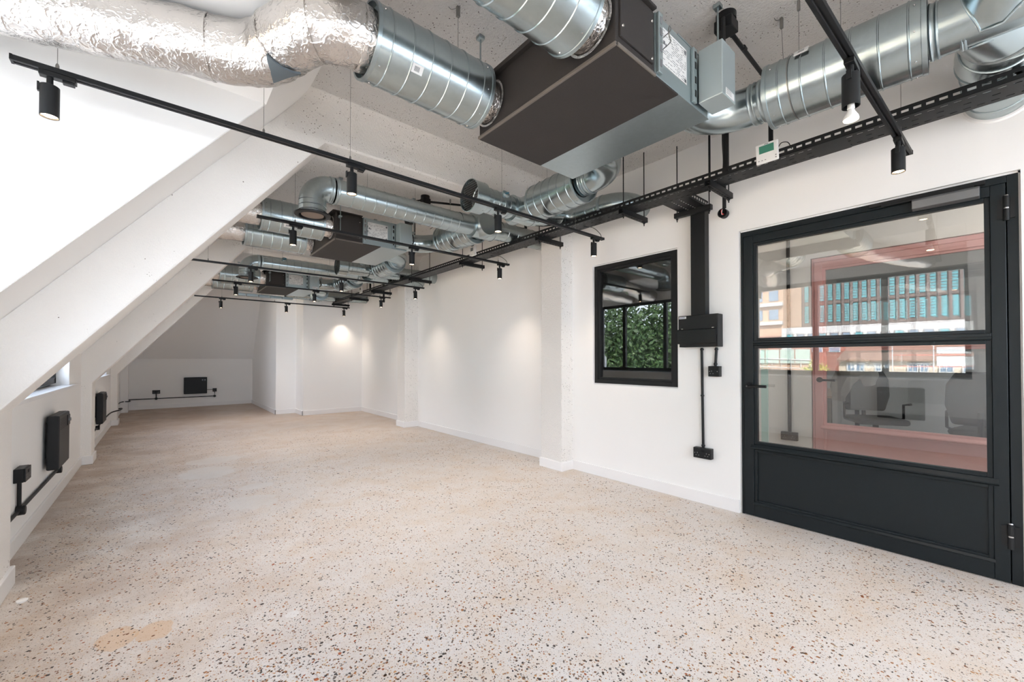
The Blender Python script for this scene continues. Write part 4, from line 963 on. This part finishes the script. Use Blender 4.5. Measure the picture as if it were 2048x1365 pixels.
# nearest bay, near outlet (runs out of the frame towards the camera side)
x, y = outlet_near(0, FY[0], False)
t = wye(x, y, 0.105, 'steel duct branch piece with riveted saddles above the door', 0, -1, 0.55)
saddle(t, (x+0.008, y-0.17, DZ_), 0.105, (-0.80, -0.42, 0.42), 0.112); saddle(t, (x+0.008, y-0.13, DZ_), 0.105, (0.90, -0.40, 0.10), 0.104)
for yy_ in (0.10, 0.42): collar(t, (x+0.012, y-yy_, DZ_), (0, 1, 0), 0.104, 0.02)
MB().lathe((x+0.01, y-0.17, DZ_), (-0.80, -0.42, 0.42), [(0.02, 0.112), (0.105, 0.112), (0.107, 0.117), (0.112, 0.117), (0.114, 0.104), (0.32, 0.102)], 40, caps=False).build('branch', M_GALV, t, smooth=True)
MB().lathe((x+0.01, y-0.13, DZ_), (0.90, -0.40, 0.10), [(0.02, 0.100), (0.17, 0.136), (0.21, 0.136), (0.213, 0.142), (0.218, 0.142), (0.221, 0.133)], 40, caps=False).build('branch', M_GALV, t, smooth=True)
tb = thing('spiral_duct', 'fat spiral duct from the branch piece into the wall above the door', 'duct', (3.2, 0.05, 2.6), 'spiral ducts into the right wall')
P = smooth_path([(x+0.01+0.19*0.9, y-0.13-0.19*0.4, DZ_+0.019), (x+0.25, y-0.236, DZ_+0.035), (2.92, -0.01, 2.642), (3.12, -0.02, 2.647), (3.30, -0.02, 2.645), (3.475, -0.02, 2.645)], 6)
MB().tube(P, 0.132, 40, caps=False).build('duct', M_GALV, tb, smooth=True)
for i in range(2, len(P)-1, 4):
    d = (P[i+1]-P[i-1]).normalized(); MB().lathe(P[i]-d*0.004, d, [(0, 0.131), (0.002, 0.136), (0.006, 0.136), (0.008, 0.131)], 40, caps=False).build('seam', M_GALV2, tb, smooth=True)
MB().lathe((3.466, -0.02, 2.645), (-1, 0, 0), [(0, 0.150), (0.010, 0.142), (0.012, 0.132)], 40, caps=False).build('wall_seal', M_WALL, tb, smooth=True)

def diffuser_run(k, y, x0, label, zc, xe=1.02, drop_=0.18):
    t = thing('spiral_duct', label, 'duct', (xe, y, zc), 'long spiral ducts with diffusers')
    spiral_run(t, 'duct', (x0, y, zc), (xe+0.05, y, zc), 0.098, 0.092)
    collar(t, (xe+0.04, y, zc), (1, 0, 0), 0.098); collar(t, (xe, y, zc), (1, 0, 0), 0.098)
    R = 0.13; bend(t, 'bend', (xe, y, zc-R), (0, 0, 1), (-1, 0, 0), R, 0.098, n=16)
    xb = xe - R
    MB().lathe((xb, y, zc-R), (0, 0, -1), [(0, 0.098), (0.028, 0.098), (0.031, 0.102), (0.036, 0.102), (0.039, 0.098), (0.066, 0.098), (0.069, 0.102), (0.074, 0.102), (0.077, 0.098), (0.10, 0.098)], 40, caps=False).build('neck', M_GALV, t, smooth=True)
    z = zc - R - 0.10
    MB().lathe((xb, y, z+0.006), (0, 0, -1), [(0, 0.098), (0.0, 0.130), (0.010, 0.128), (0.016, 0.098), (-0.02, 0.092)], 40, caps=False).build('diffuser_ring', M_BLACK, t, smooth=True)
    MB().lathe((xb, y, z+0.012), (0, 0, -1), [(0, 0.06), (0.006, 0.083), (0.014, 0.08), (0.018, 0.05), (0.019, 0.0)], 32, caps=False).build('diffuser_disc', M_DISC, t, smooth=True)
    wire(t, xe+0.30, y, zc+0.098)
    return t
M_DISC = plain('brownish diffuser disc', srgb(120, 104, 92), 0.5)
def access_hole(t, p, nrm, r=0.032):
    MB().lathe(p, nrm, [(-0.01, r), (0.014, r), (0.014, r-0.004), (0.0, r-0.004)], 28, caps=False).lathe(Vector(p)+Vector(nrm)*0.002, nrm, [(0, r-0.004), (0.001, r-0.004)], 28).build('test_port', M_GALV2, t, smooth=True)
    d = Vector((1, 0, 0.5)); n = Vector(nrm)
    MB().tube([Vector(p)+n*0.010-d*r*0.75, Vector(p)+n*0.010+d*r*0.75], 0.006, 8).build('port_lever', M_TEAL, t, smooth=True)
M_TEAL = plain('teal damper blade', srgb(60, 130, 150), 0.4)
# middle bay near outlet -> long diffuser duct under the nearest beam
for k, yy in ((1, 3.43), (2, 6.62)):
    x, y = outlet_near(k, FY[k], True)
    t = wye(x, y, 0.105, 'steel duct branch piece feeding the %s diffuser duct' % ('nearer' if k == 1 else 'farther'), 0, -1, abs(y-yy)*0.75)
    MB().lathe((x+0.01, yy, DZ_), (-1, 0, -0.03), [(0.0, 0.118), (0.11, 0.118), (0.113, 0.122), (0.118, 0.122), (0.121, 0.100), (0.27, 0.099)], 40, caps=False).build('branch', M_GALV, t, smooth=True)
    MB().lathe((x+0.01, yy, DZ_), (1, 0, 0.02), [(0.0, 0.118), (0.14, 0.118), (0.143, 0.122), (0.148, 0.122), (0.151, 0.100), (0.25, 0.099)], 40, caps=False).build('branch', M_GALV, t, smooth=True)
    MB().lathe((x+0.012, yy-0.14, DZ_), (0, 1, 0), [(0, 0.108), (0.02, 0.120), (0.16, 0.120)], 40).build('dished_end', M_GALV, t, smooth=True)
    saddle(t, (x+0.01, yy, DZ_), 0.105, (-1, 0, -0.03), 0.118, screws=6) if False else None
    dr = diffuser_run(k, yy, x-0.24, 'long spiral duct with a down bend and black diffuser in the %s bay' % FN[k], DZ_-0.012)
    if k == 2: access_hole(dr, (1.33, yy-0.07, DZ_+0.06), (0, -0.75, 0.66))
    tc_ = thing('spiral_duct', 'spiral cross duct into the wall behind the %s column' % ('nearer' if k == 1 else 'farther'), 'duct', (3.0, yy, DZ_), 'spiral ducts into the right wall')
    spiral_run(tc_, 'duct', (x+0.25, yy, DZ_+0.01), (3.62, yy+0.02, DZ_+0.02), 0.099, 0.13)

def outlet_far(k, y0, wall):
    ys = y0 + 0.765; xs = 2.47; n = FN[k]
    t = thing('duct_bend', 'smooth steel duct bend at the far right outlet of the %s fan coil unit' % n, 'duct', (2.1, ys, DZ_), 'pressed steel duct bends')
    R = xs - 2.20
    MB().cyl((2.10, ys, DZ_), (2.20, ys, DZ_), 0.100, 36, caps=False).build('stub', M_GALV, t, smooth=True)
    bend(t, 'bend', (2.20, ys+R, DZ_), (0, -1, 0), (1, 0, 0), R, 0.100)
    yb = ys + R
    MB().cyl((xs, yb, DZ_), (xs, yb+0.09, DZ_), 0.102, 36, caps=False).build('stub', M_GALV, t, smooth=True)
    collar(t, (xs, yb+0.01, DZ_), (0, 1, 0), 0.101); collar(t, (xs, yb+0.05, DZ_), (0, 1, 0), 0.102)
    y2, y3 = yb+0.07, yb+(0.61 if k < 2 else 0.38)
    s_ = silencer((xs, y2, DZ_), (xs+0.03, y3, DZ_), 'spiral silencer from the far right outlet of the %s fan coil unit' % n)
    wire(s_, xs+0.02, y3-0.12, DZ_+0.15)
    x = xs + 0.03; yy = y3 + (0.24 if k < 2 else 0.18)
    t = thing('duct_wye', 'steel duct branch piece carrying the mesh grille of the %s bay' % n, 'duct', (x, y3, DZ_), 'steel duct branch pieces')
    MB().lathe((x, y3-0.01, DZ_), (0, 1, 0), [(0, 0.104), (0.36 if k < 2 else 0.28, 0.104), (0.38 if k < 2 else 0.29, 0.098), (0.385 if k < 2 else 0.292, 0.0)], 40, caps=False).build('main', M_GALV, t, smooth=True)
    MB().lathe((x+0.01, yy, DZ_), (-1, 0, 0), [(0.0, 0.112), (0.115, 0.112), (0.118, 0.116), (0.122, 0.116), (0.124, 0.098), (0.18, 0.098)], 40, caps=False).build('branch', M_GALV, t, smooth=True)
    MB().lathe((x+0.01, yy, DZ_), (1, 0, 0), [(0.0, 0.112), (0.115, 0.112), (0.118, 0.116), (0.122, 0.116), (0.124, 0.098), (0.18, 0.098)], 40, caps=False).build('branch', M_GALV, t, smooth=True)
    collar(t, (x, y3+0.05, DZ_), (0, 1, 0), 0.104)
    # damper with a mesh grille
    d = thing('duct_damper', 'short spiral damper with test port and round mesh grille in the %s bay' % n, 'duct', (x-0.2, yy, DZ_), 'dampers with mesh grilles')
    spiral_run(d, 'damper_body', (x-0.15, yy, DZ_), (x-0.40, yy, DZ_), 0.104, 0.062)
    access_hole(d, (x-0.235, yy-0.082, DZ_+0.066), (0, -0.78, 0.62), 0.036)
    MB().lathe((x-0.39, yy, DZ_), (-1, 0, 0), [(0, 0.104), (0.03, 0.106), (0.05, 0.130), (0.165, 0.130), (0.167, 0.134), (0.172, 0.134), (0.174, 0.128), (0.12, 0.126)], 40, caps=False).build('grille_collar', M_GALV, d, smooth=True)
    xm = x-0.39-0.150; m = MB()
    for i in range(-6, 7):
        u = i*0.0195; h = math.sqrt(max(0.0, 0.127**2-u*u))
        m.box(xm-0.001, xm+0.001, yy+u-0.0013, yy+u+0.0013, DZ_-h, DZ_+h).box(xm-0.002, xm-0.0002, yy-h, yy+h, DZ_+u-0.0013, DZ_+u+0.0013)
    m.build('wire_mesh', M_WIRE, d)
    MB().lathe((xm+0.09, yy, DZ_), (1, 0, 0), [(0, 0.10), (0.002, 0.10)], 32).build('duct_inside', M_SLOT, d)
    for i in range(6):
        a = i*PI/3+0.4; q = Vector((x-0.44, yy+0.106*math.sin(a), DZ_+0.106*math.cos(a))); MB().lathe((x-0.46, yy+0.130*math.sin(a), DZ_+0.130*math.cos(a)), (0, math.sin(a), math.cos(a)), [(0, 0.0035), (0.003, 0.003)], 8).build('screw', M_CHROME, d)
    w = thing('spiral_duct', wall, 'duct', (x+0.2, yy, DZ_), 'spiral ducts into the right wall')
    return w, x, yy
w, x, yy = outlet_far(0, FY[0], 'spiral duct turning back above the tray into the wall over the inner window')
xw = 3.15; zw = 2.635
P = [Vector((x+0.17, yy, DZ_)), Vector((x+0.30, yy, DZ_+0.02))] + arc((xw-0.16, yy-0.16, zw), (0, 1, 0), (1, 0, 0), 0.16, 8) + [Vector((xw, yy-0.25, zw))]
MB().tube(P, 0.097, 36, caps=False).build('bend', M_GALV, w, smooth=True)
spiral_run(w, 'duct', (xw, yy-0.24, zw), (xw, 2.37, zw), 0.099, 0.1)
MB().tube(arc((xw+0.20, 2.37, zw), (-1, 0, 0), (0, -1, 0), 0.20, 14) + [Vector((3.48, 2.17, zw))], 0.099, 36, caps=False).build('bend', M_GALV, w, smooth=True)
collar(w, (xw, 2.37, zw), (0, 1, 0), 0.099)
w, x, yy = outlet_far(1, FY[1], 'short spiral duct from the middle mesh grille branch into the right wall')
spiral_run(w, 'duct', (x+0.17, yy, DZ_), (3.58, yy+0.03, DZ_+0.03), 0.097, 0.12)
w, x, yy = outlet_far(2, FY[2], 'short spiral duct from the farthest mesh grille branch into the right wall')
spiral_run(w, 'duct', (x+0.17, yy, DZ_), (3.62, yy, DZ_+0.03), 0.097, 0.12)
# slim white duct behind the farthest unit, and a linear bar grille
t = thing('flat_duct', 'slim pale flat duct with joints behind the farthest unit', 'duct', (1.2, 9.1, 2.45))
for x_ in (1.1, 1.9): hanger(t, x_, 9.16, 2.45, 0.003)
for k in range(5): MB().box(1.02+k*0.20, 1.21+k*0.20, 9.12, 9.20, 2.40, 2.45).build('duct_section', M_GALV2, t, bevel=0.004)

# ---------------------------------------------------------------- ceiling boxes, detectors and pipes
def ceil_box(x, y, label, round_=False, size=0.045, name='junction_box'):
    t = thing(name, label, 'junction box' if name == 'junction_box' else 'detector', (x, y, CEIL))
    if round_:
        MB().lathe((x, y, CEIL), (0, 0, -1), [(0, size*1.5), (0.012, size*1.5), (0.020, size*1.3), (0.055, size*1.15), (0.062, size*0.9)], 32).build('detector_body', M_BLACKP, t, smooth=True)
    else:
        MB().lathe((x, y, CEIL), (0, 0, -1), [(0, size*1.1), (0.035, size*1.1)], 24).build('base_ring', M_BLACKP, t, smooth=True)
        MB().box(x-size, x+size, y-size, y+size, CEIL-0.095, CEIL-0.034).build('box', M_BLACK, t, bevel=0.005)
    return t
t = ceil_box(2.275, 0.915, 'square black junction box on the ceiling beside the nearest fan coil unit')
MB().cyl((2.32, 0.915, CEIL-0.06), (3.10, 0.93, CEIL-0.06), 0.0115, 12).build('pipe', M_BLACK, t, smooth=True)
for x_ in (2.33, 2.50): MB().cyl((x_, 0.915, CEIL-0.06), (x_+0.03, 0.916, CEIL-0.06), 0.015, 12).build('coupler', M_BLACK, t, smooth=True)
MB().cyl((2.205, 0.90, CEIL-0.06), (2.205, 0.90, 2.70), 0.010, 12).build('drop_pipe', M_BLACK, t, smooth=True)
t = ceil_box(2.24, 4.12, 'black junction box with a pipe on the ceiling above the diffuser duct')
MB().tube(smooth_path([(2.20, 4.14, CEIL-0.05), (2.12, 4.20, CEIL-0.06), (2.02, 4.28, CEIL-0.03)], 5), 0.008, 8).build('tail', M_BLACK, t, smooth=True)
MB().tube([(2.28, 4.10, CEIL-0.06), (2.62, 3.95, CEIL-0.06), (2.70, 3.93, CEIL-0.09)], 0.012, 10).build('pipe', M_BLACK, t, smooth=True)
t = ceil_box(2.46, 4.96, 'round black smoke detector on the ceiling of the middle bay', True, name='smoke_detector')
MB().tube([(2.52, 4.94, CEIL-0.02), (2.78, 4.72, CEIL-0.02), (2.83, 5.06, CEIL-0.02)], 0.004, 6).build('cable', M_BLACK, t)
MB().tube([(2.36, 4.60, CEIL-0.02), (2.36, 4.60, 2.52), (2.32, 4.55, 2.44)], 0.008, 8).build('cable_drop', M_BLACK, t, smooth=True)
t = ceil_box(2.15, 7.22, 'round black sounder on the ceiling past the middle beam', True, name='smoke_detector')
MB().box(2.03, 2.05, 7.12, 7.14, CEIL-0.12, CEIL).build('bracket_leg', M_BLACK, t)
for k, (x, y) in enumerate(((1.16, 1.79), (2.52, 0.73), (2.50, 1.42))):
    t = thing('ceiling_anchor', ('small steel wire anchor on the ceiling above the nearest far silencer', 'small steel wire anchor on the ceiling above the door side silencer', 'loose wire tails in the ceiling beside the junction pipe')[k], 'anchor', (x, y, CEIL))
    if k < 2:
        MB().box(x-0.009, x+0.009, y-0.007, y+0.007, CEIL-0.055, CEIL).build('anchor_body', M_WIRE, t, bevel=0.002)
        MB().cyl((x, y, CEIL-0.05), (x, y-0.01 if k else y, 2.72), 0.0013, 6).build('anchor_wire', M_WIRE, t)
    MB().tube(smooth_path([(x, y, CEIL-0.005), (x-0.03, y+0.015, CEIL-0.02), (x-0.045, y+0.02, CEIL-0.012)], 4), 0.0018, 6).build('wire_tail', M_WIRE, t)
# small debris by the first plinth
t = MB().lathe((-0.515, 3.14, 0.0), (0, 0, 1), [(0, 0.020), (0.008, 0.021), (0.012, 0.012)], 16).build('plastic_cap', M_WHITEP, smooth=True); tag(t, 'small white plastic cap on the floor beside the nearest left plinth', 'cap')

# ---------------------------------------------------------------- behind the glass door: office furniture
M_OAK = plain('oak desk top', srgb(176, 138, 96), 0.5, var=0.15)
M_CHAIR = plain('dark grey chair fabric', srgb(70, 72, 74), 0.8, bumpscale=200, bs=0.2)
M_SHIRT = plain('white cotton', srgb(224, 218, 210), 0.8, bumpscale=20, bs=0.4)
t = thing('desk', 'oak topped office desk behind the pink door', 'desk', (7.3, 1.6, 0))
MB().box(6.6, 8.4, 1.35, 2.05, 0.70, 0.73).build('desk_top', M_OAK, t, bevel=0.003)
for x in (6.65, 8.30):
    for y in (1.40, 1.96): MB().box(x, x+0.05, y, y+0.05, 0, 0.70).build('leg', M_BLACK, t)
t = thing('monitor', 'black monitor on the oak desk behind the pink door', 'monitor', (7.0, 1.72, 0.73))
MB().box(6.9, 7.45, 1.80, 1.83, 0.86, 1.20).build('screen', M_BLACKP, t, bevel=0.004); MB().box(7.14, 7.20, 1.80, 1.86, 0.74, 0.95).build('stand', M_BLACKP, t); MB().box(7.06, 7.28, 1.70, 1.92, 0.73, 0.745).build('foot', M_BLACKP, t)
def office_chair(loc, rz, label):
    t = thing('office_chair', label, 'chair', loc); t['_o'] = (0, 0, 0)
    MB().prism([(-0.24, -0.23), (0.24, -0.23), (0.25, 0.20), (0.20, 0.25), (-0.20, 0.25), (-0.25, 0.20)], 0.44, 0.51, 'Z').build('seat', M_CHAIR, t, bevel=0.03)
    bk = MB()
    P = [(-0.20, 0.56), (0.20, 0.56), (0.25, 0.75), (0.24, 0.95), (0.17, 1.08), (-0.17, 1.08), (-0.24, 0.95), (-0.25, 0.75)]
    bk.prism(P, 0.24, 0.31).build('backrest', M_CHAIR, t, bevel=0.025)
    MB().tube([(0, 0.12, 0.42), (0, 0.30, 0.46), (0, 0.32, 0.70)], 0.022, 12).build('back_bar', M_BLACKP, t, smooth=True)
    MB().cyl((0, 0, 0.10), (0, 0, 0.44), 0.028, 16).build('gas_lift', M_BLACKP, t, smooth=True)
    for k in range(5):
        a = k*2*PI/5; c, s_ = math.cos(a), math.sin(a)
        MB().tube([(0, 0, 0.12), (0.16*c, 0.16*s_, 0.105), (0.30*c, 0.30*s_, 0.075)], 0.020, 10).build('base_leg', M_BLACKP, t, smooth=True)
        MB().lathe((0.30*c - 0.02*s_, 0.30*s_ + 0.02*c, 0.03), (s_, -c, 0), [(0, 0.028), (0.004, 0.030), (0.036, 0.030), (0.040, 0.028)], 16).build('caster', M_BLACKP, t, smooth=True)
    for sx_ in (-1, 1): MB().tube([(sx_*0.22, 0.05, 0.46), (sx_*0.29, 0.05, 0.50), (sx_*0.29, 0.05, 0.66), (sx_*0.29, -0.10, 0.68)], 0.014, 8).build('armrest', M_BLACKP, t, smooth=True)
    t.rotation_euler = (0, 0, rz); return t
office_chair((6.55, 0.95, 0), math.radians(-60), 'dark grey swivel office chair behind the pink door')
office_chair((6.25, 0.05, 0), math.radians(80), 'dark swivel chair at the right edge of the door glass')
t = thing('jacket', 'crumpled white jacket draped over the swivel chair behind the pink door', 'jacket', (6.5, 1.05, 0.7))
P = smooth_path([(6.45, 1.28, 0.70), (6.42, 1.25, 0.88), (6.46, 1.18, 1.04), (6.58, 1.12, 1.10), (6.68, 1.05, 1.04), (6.72, 1.02, 0.88)], 5)
MB().tube(P, 0.09, 24, jit=0.03, rf=lambda u: 0.06+0.07*math.sin(PI*u)).build('cloth', M_SHIRT, t, smooth=True)
M_PALE = plain('pale green glass edge', srgb(196, 232, 226), 0.25)
t = thing('glass_screen', 'narrow pale green glass fin standing in the lobby', 'screen', (4.5, 1.46, 0))
MB().box(4.49, 4.505, 1.44, 1.50, 0.02, 1.36).build('glass_fin', M_PALE, t, bevel=0.002); MB().box(4.47, 4.525, 1.42, 1.52, 0.0, 0.02).build('foot', M_CHROME, t)

# ---------------------------------------------------------------- outside, seen mirrored in the door and window glass
def mat_brick(name, a, b, m_, sc):
    t = MT(name); t.set(0.9); br = t.node('ShaderNodeTexBrick'); br.inputs['Scale'].default_value = sc
    br.inputs['Color1'].default_value = a; br.inputs['Color2'].default_value = b; br.inputs['Mortar'].default_value = m_; br.inputs['Mortar Size'].default_value = 0.012
    mp = t.node('ShaderNodeMapping'); mp.inputs['Rotation'].default_value = (PI/2, 0, PI/2); t.link(t.tc.outputs['Object'], mp.inputs[0]); t.link(mp.outputs[0], br.inputs['Vector'])
    t.col(br.outputs['Color']); return t.m
M_BRICK = mat_brick('yellow stock brick', srgb(196, 150, 104), srgb(178, 128, 88), srgb(200, 186, 166), 1.0)
M_BRICKR = mat_brick('red brick', srgb(150, 96, 80), srgb(138, 86, 72), srgb(168, 146, 134), 0.8)
M_TILE = plain('brown roof tiles', srgb(132, 104, 88), 0.85, bumpscale=14, bs=0.8, var=0.2)
M_WHITE_OUT = plain('white render', srgb(190, 190, 188), 0.7)
M_FIN = plain('brown metal fins', srgb(104, 88, 82), 0.6)
M_TEALG = plain('teal tinted facade glass', srgb(90, 160, 168), 0.25, spec=0.6)
M_BLUEG = plain('blue grey window glass', srgb(120, 140, 158), 0.2)
M_CREAM = plain('cream cladding', srgb(188, 156, 130), 0.8)
M_GROUND = plain('pale bounce ground', srgb(196, 194, 190), 0.9)  # unseen ground made pale to bounce daylight up into the room
struct('ground', MB().box(-160, -1.4, -60, 110, -9.3, -9.0), M_GROUND)
# terraced houses
t = thing('terraced_house', 'yellow brick terrace with brown tiled roof across the street', 'building', (-25.1, 3, -9))
MB().box(-31, -25.1, -6.0, 6.35, -9, 1.25).build('wall', M_BRICK, t)
MB().prism([(-24.8, 1.20), (-28.0, 2.15), (-31.3, 1.20), (-31.3, 1.12), (-24.8, 1.12)], -6.1, 6.4).build('roof', M_TILE, t)
for y, w in ((5.75, 0.36), (5.33, 0.36), (4.5, 0.26), (3.05, 0.40), (2.6, 0.30), (1.75, 0.5), (0.9, 0.5), (-0.2, 0.5)):
    f = MB(); z0, z1 = 0.12, 0.92
    f.box(-25.1, -25.0, y-w/2-0.05, y+w/2+0.05, z1, z1+0.10).box(-25.1, -25.02, y-w/2-0.03, y-w/2+0.03, z0, z1).box(-25.1, -25.02, y+w/2-0.03, y+w/2+0.03, z0, z1).box(-25.1, -25.0, y-w/2-0.05, y+w/2+0.05, z0-0.06, z0).box(-25.1, -25.03, y-w/2, y+w/2, 0.50, 0.55).box(-25.1, -25.04, y-0.02, y+0.02, 0.5, z1)
    wo_ = f.build('window', M_WHITE_OUT, t); MB().box(-25.1, -25.06, y-w/2, y+w/2, z0, z1).build('pane', M_BLUEG, wo_)
for y in (6.0, 2.2): MB().box(-28.3, -27.6, y-0.3, y+0.3, 1.6, 2.75).build('chimney', M_BRICK, t)
# white scaffold sheeting
t = thing('scaffold', 'scaffold with white sheeting beside the terrace', 'scaffold', (-21.1, 1.0, -9))
for (y0, y1, z0, z1) in ((0.85, 1.85, 1.50, 1.80), (0.62, 1.85, 0.90, 1.36), (-0.2, 0.55, 0.9, 1.8)): MB().box(-21.15, -21.1, y0, y1, z0, z1).build('sheet', M_WHITE_OUT, t)
for y in (1.95, 0.6, -0.3, 3.4): MB().cyl((-21.05, y, -9), (-21.05, y, 1.9), 0.024, 8).build('pole', M_WHITE_OUT, t)
for z in (1.43, 0.86): MB().cyl((-21.05, -0.4, z), (-21.05, 3.5, z), 0.02, 8).build('rail', plain('red scaffold tube', srgb(190, 110, 96), 0.5), t)
# long white building and red brick one behind
t = thing('white_building', 'long white banded building behind the terrace', 'building', (-48, 8, -9))
MB().box(-56, -48.1, -12, 16.2, -9, 4.85).build('wall', M_WHITE_OUT, t)
for k in range(26):
    y = -10.5 + k*1.02; c = (M_BLUEG, M_TEALG, M_BLUEG)[k % 3]
    wi = MB().box(-48.12, -48.02, y, y+0.70, 3.30, 4.10).build('window', M_FIN, t); MB().box(-48.02, -48.0, y+0.05, y+0.62, 3.34, 4.05).build('pane', c, wi)
t = thing('brick_building', 'red brick building with white windows between terrace and white block', 'building', (-40, 6, -9))
MB().box(-46, -40.1, -12, 13.0, -9, 2.45).build('wall', M_BRICKR, t)
for k in range(16):
    y = -9 + k*1.3; wi = MB().box(-40.14, -40.04, y, y+0.85, 1.9, 2.35).build('window', M_WHITE_OUT, t); MB().box(-40.04, -40.02, y+0.06, y+0.79, 1.94, 2.31).build('pane', M_BLUEG, wi)
# office block with brown fins and teal glass
t = thing('office_block', 'brown finned office block with teal glass', 'building', (-83, 10, -9))
MB().box(-100, -83.2, -26, 25.9, -9, 34).build('core', M_FIN, t)
for row, (z0, z1) in enumerate(((7.9, 10.9), (11.7, 14.9), (15.7, 19.0), (19.8, 23.0))):
    for k in range(44):
        y = -25.4 + k*1.16
        g = MB().box(-83.2, -83.1, y, y+0.66, z0, z1).build('glass_panel', M_TEALG, t)
    MB().box(-83.2, -82.95, -26, 25.9, z0-0.62, z0-0.25).build('spandrel', M_FIN, t)
m = MB()
for k in range(45): m.box(-83.2, -82.8, -25.95+k*1.16, -25.60+k*1.16, 6.6, 34)
f = m.build('fins', M_FIN, t); f['kind'] = 'stuff'
m = MB()
for row, (z0, z1) in enumerate(((7.9, 10.9), (11.7, 14.9), (15.7, 19.0))):
    for j in range(1, 7): m.box(-83.12, -83.05, -25.4, 25.6, z0+(z1-z0)*j/7-0.03, z0+(z1-z0)*j/7+0.03)
f = m.build('transoms', M_FIN, t); f['kind'] = 'stuff'
# cream and orange block at the left
t = thing('cream_building', 'cream clad block with balconies left of the office block', 'building', (-63, 24, -9))
MB().box(-72, -63.1, 20.4, 34, -9, 17).build('wall', M_CREAM, t)
for z in (6.4, 9.2, 12.0): MB().box(-63.1, -62.6, 20.4, 34, z, z+0.5).build('balcony', M_WHITE_OUT, t)
for z in (7.2, 10.0, 12.8):
    for k in range(6): MB().box(-63.1, -63.0, 21.0+k*2.1, 22.2+k*2.1, z, z+1.5).build('window', M_BLUEG, t)
MB().box(-63.0, -60, 20.0, 30, -9, 4.6).build('wing', M_BRICKR, t)
# roof terrace with pale glazed balustrade
t = thing('roof_terrace', 'roof terrace with pale green screens and railings left of the terrace', 'terrace', (-33, 11.5, -9))
MB().box(-37, -33.2, 9.7, 15.5, -9, 0.9).build('wall', M_CREAM, t)
for k in range(5): MB().box(-33.15, -33.05, 9.8+k*1.1, 10.8+k*1.1, 0.9, 2.05).build('screen', plain('pale green screen', srgb(170, 188, 176), 0.5), t)
for z in (0.45, 1.15): MB().cyl((-33.0, 9.6, z), (-33.0, 15.5, z+0.25), 0.035, 8).build('rail', M_WHITE_OUT, t)
for k in range(9): MB().cyl((-33.0, 9.7+k*0.7, 0.2), (-33.0, 9.7+k*0.7, 1.3), 0.025, 8).build('post', M_WHITE_OUT, t)
# trees
def leaf_mat(name, a, b):
    t = MT(name); t.set(0.6); oi = t.node('ShaderNodeObjectInfo'); t.col(t.mix(t.ramp(t.noise(11, 2), [(0.38, (0, 0, 0)), (0.62, (1, 1, 1))]), a, b)); return t.m
M_LEAF = leaf_mat('green leaves', srgb(30, 54, 30), srgb(76, 102, 52)); M_LEAFY = leaf_mat('yellow green leaves', srgb(140, 150, 60), srgb(190, 186, 92)); M_BARK = plain('bark', srgb(90, 74, 60), 0.9)
def tree(x, y, z0, z1, rx, rz, n, lm, label, ls=0.14):
    t = thing('tree', label, 'tree', (x, y, -9), 'trees outside the windows'); g = np.random.default_rng(int(abs(x*31+y*17)))
    MB().cyl((x, y, -9), (x, y, z0), 0.22, 10, 0.10).build('trunk', M_BARK, t)
    zc = (z0+z1)/2
    d = g.normal(size=(n, 3)); d /= np.linalg.norm(d, axis=1)[:, None]; rad = g.random(n)**0.45
    lob = 1 + 0.25*np.sin(d[:, 0]*5+1)*np.sin(d[:, 1]*6)*np.sin(d[:, 2]*5+2)
    c = np.array([x, y, zc]) + d*rad[:, None]*lob[:, None]*np.array([rx, rx, rz])
    a = g.normal(size=(n, 3)); a /= np.linalg.norm(a, axis=1)[:, None]; b = np.cross(a, g.normal(size=(n, 3))); b /= np.linalg.norm(b, axis=1)[:, None]
    s_ = ls*(0.6+0.8*g.random(n))[:, None]
    V = np.stack([c-a*s_, c+b*s_*0.5, c+a*s_, c-b*s_*0.5], 1).reshape(-1, 3)
    me = bpy.data.meshes.new('foliage'); me.from_pydata((V-np.array([x, y, -9])).tolist(), [], np.arange(n*4).reshape(-1, 4).tolist()); me.materials.append(lm); me.update()
    o = bpy.data.objects.new('foliage', me); COL.objects.link(o); o.parent = t; o['kind'] = 'stuff'
tree(-14.5, 15.5, -6, 5.2, 3.4, 5.6, 20000, M_LEAF, 'dense green tree outside, mirrored at the left of the inner window')
tree(-15.5, 20.0, -6, 5.6, 3.4, 5.8, 20000, M_LEAF, 'dense green tree outside, mirrored beyond the first one')
tree(-14.0, 11.8, -6, 4.9, 2.3, 5.4, 15000, M_LEAF, 'dense green tree outside, mirrored at the right of the inner window')
tree(-13, 25.5, -6, 6.0, 3.2, 6, 9000, M_LEAF, 'green tree outside the farther dormer')
tree(-23.1, 6.95, -4, 1.85, 0.9, 2.2, 5000, M_LEAFY, 'yellow green bushy tree in front of the terrace end', 0.09)
tree(-23.4, 4.1, -4, 1.4, 0.45, 1.6, 2200, M_LEAFY, 'slim yellow green tree before the terrace windows', 0.08)
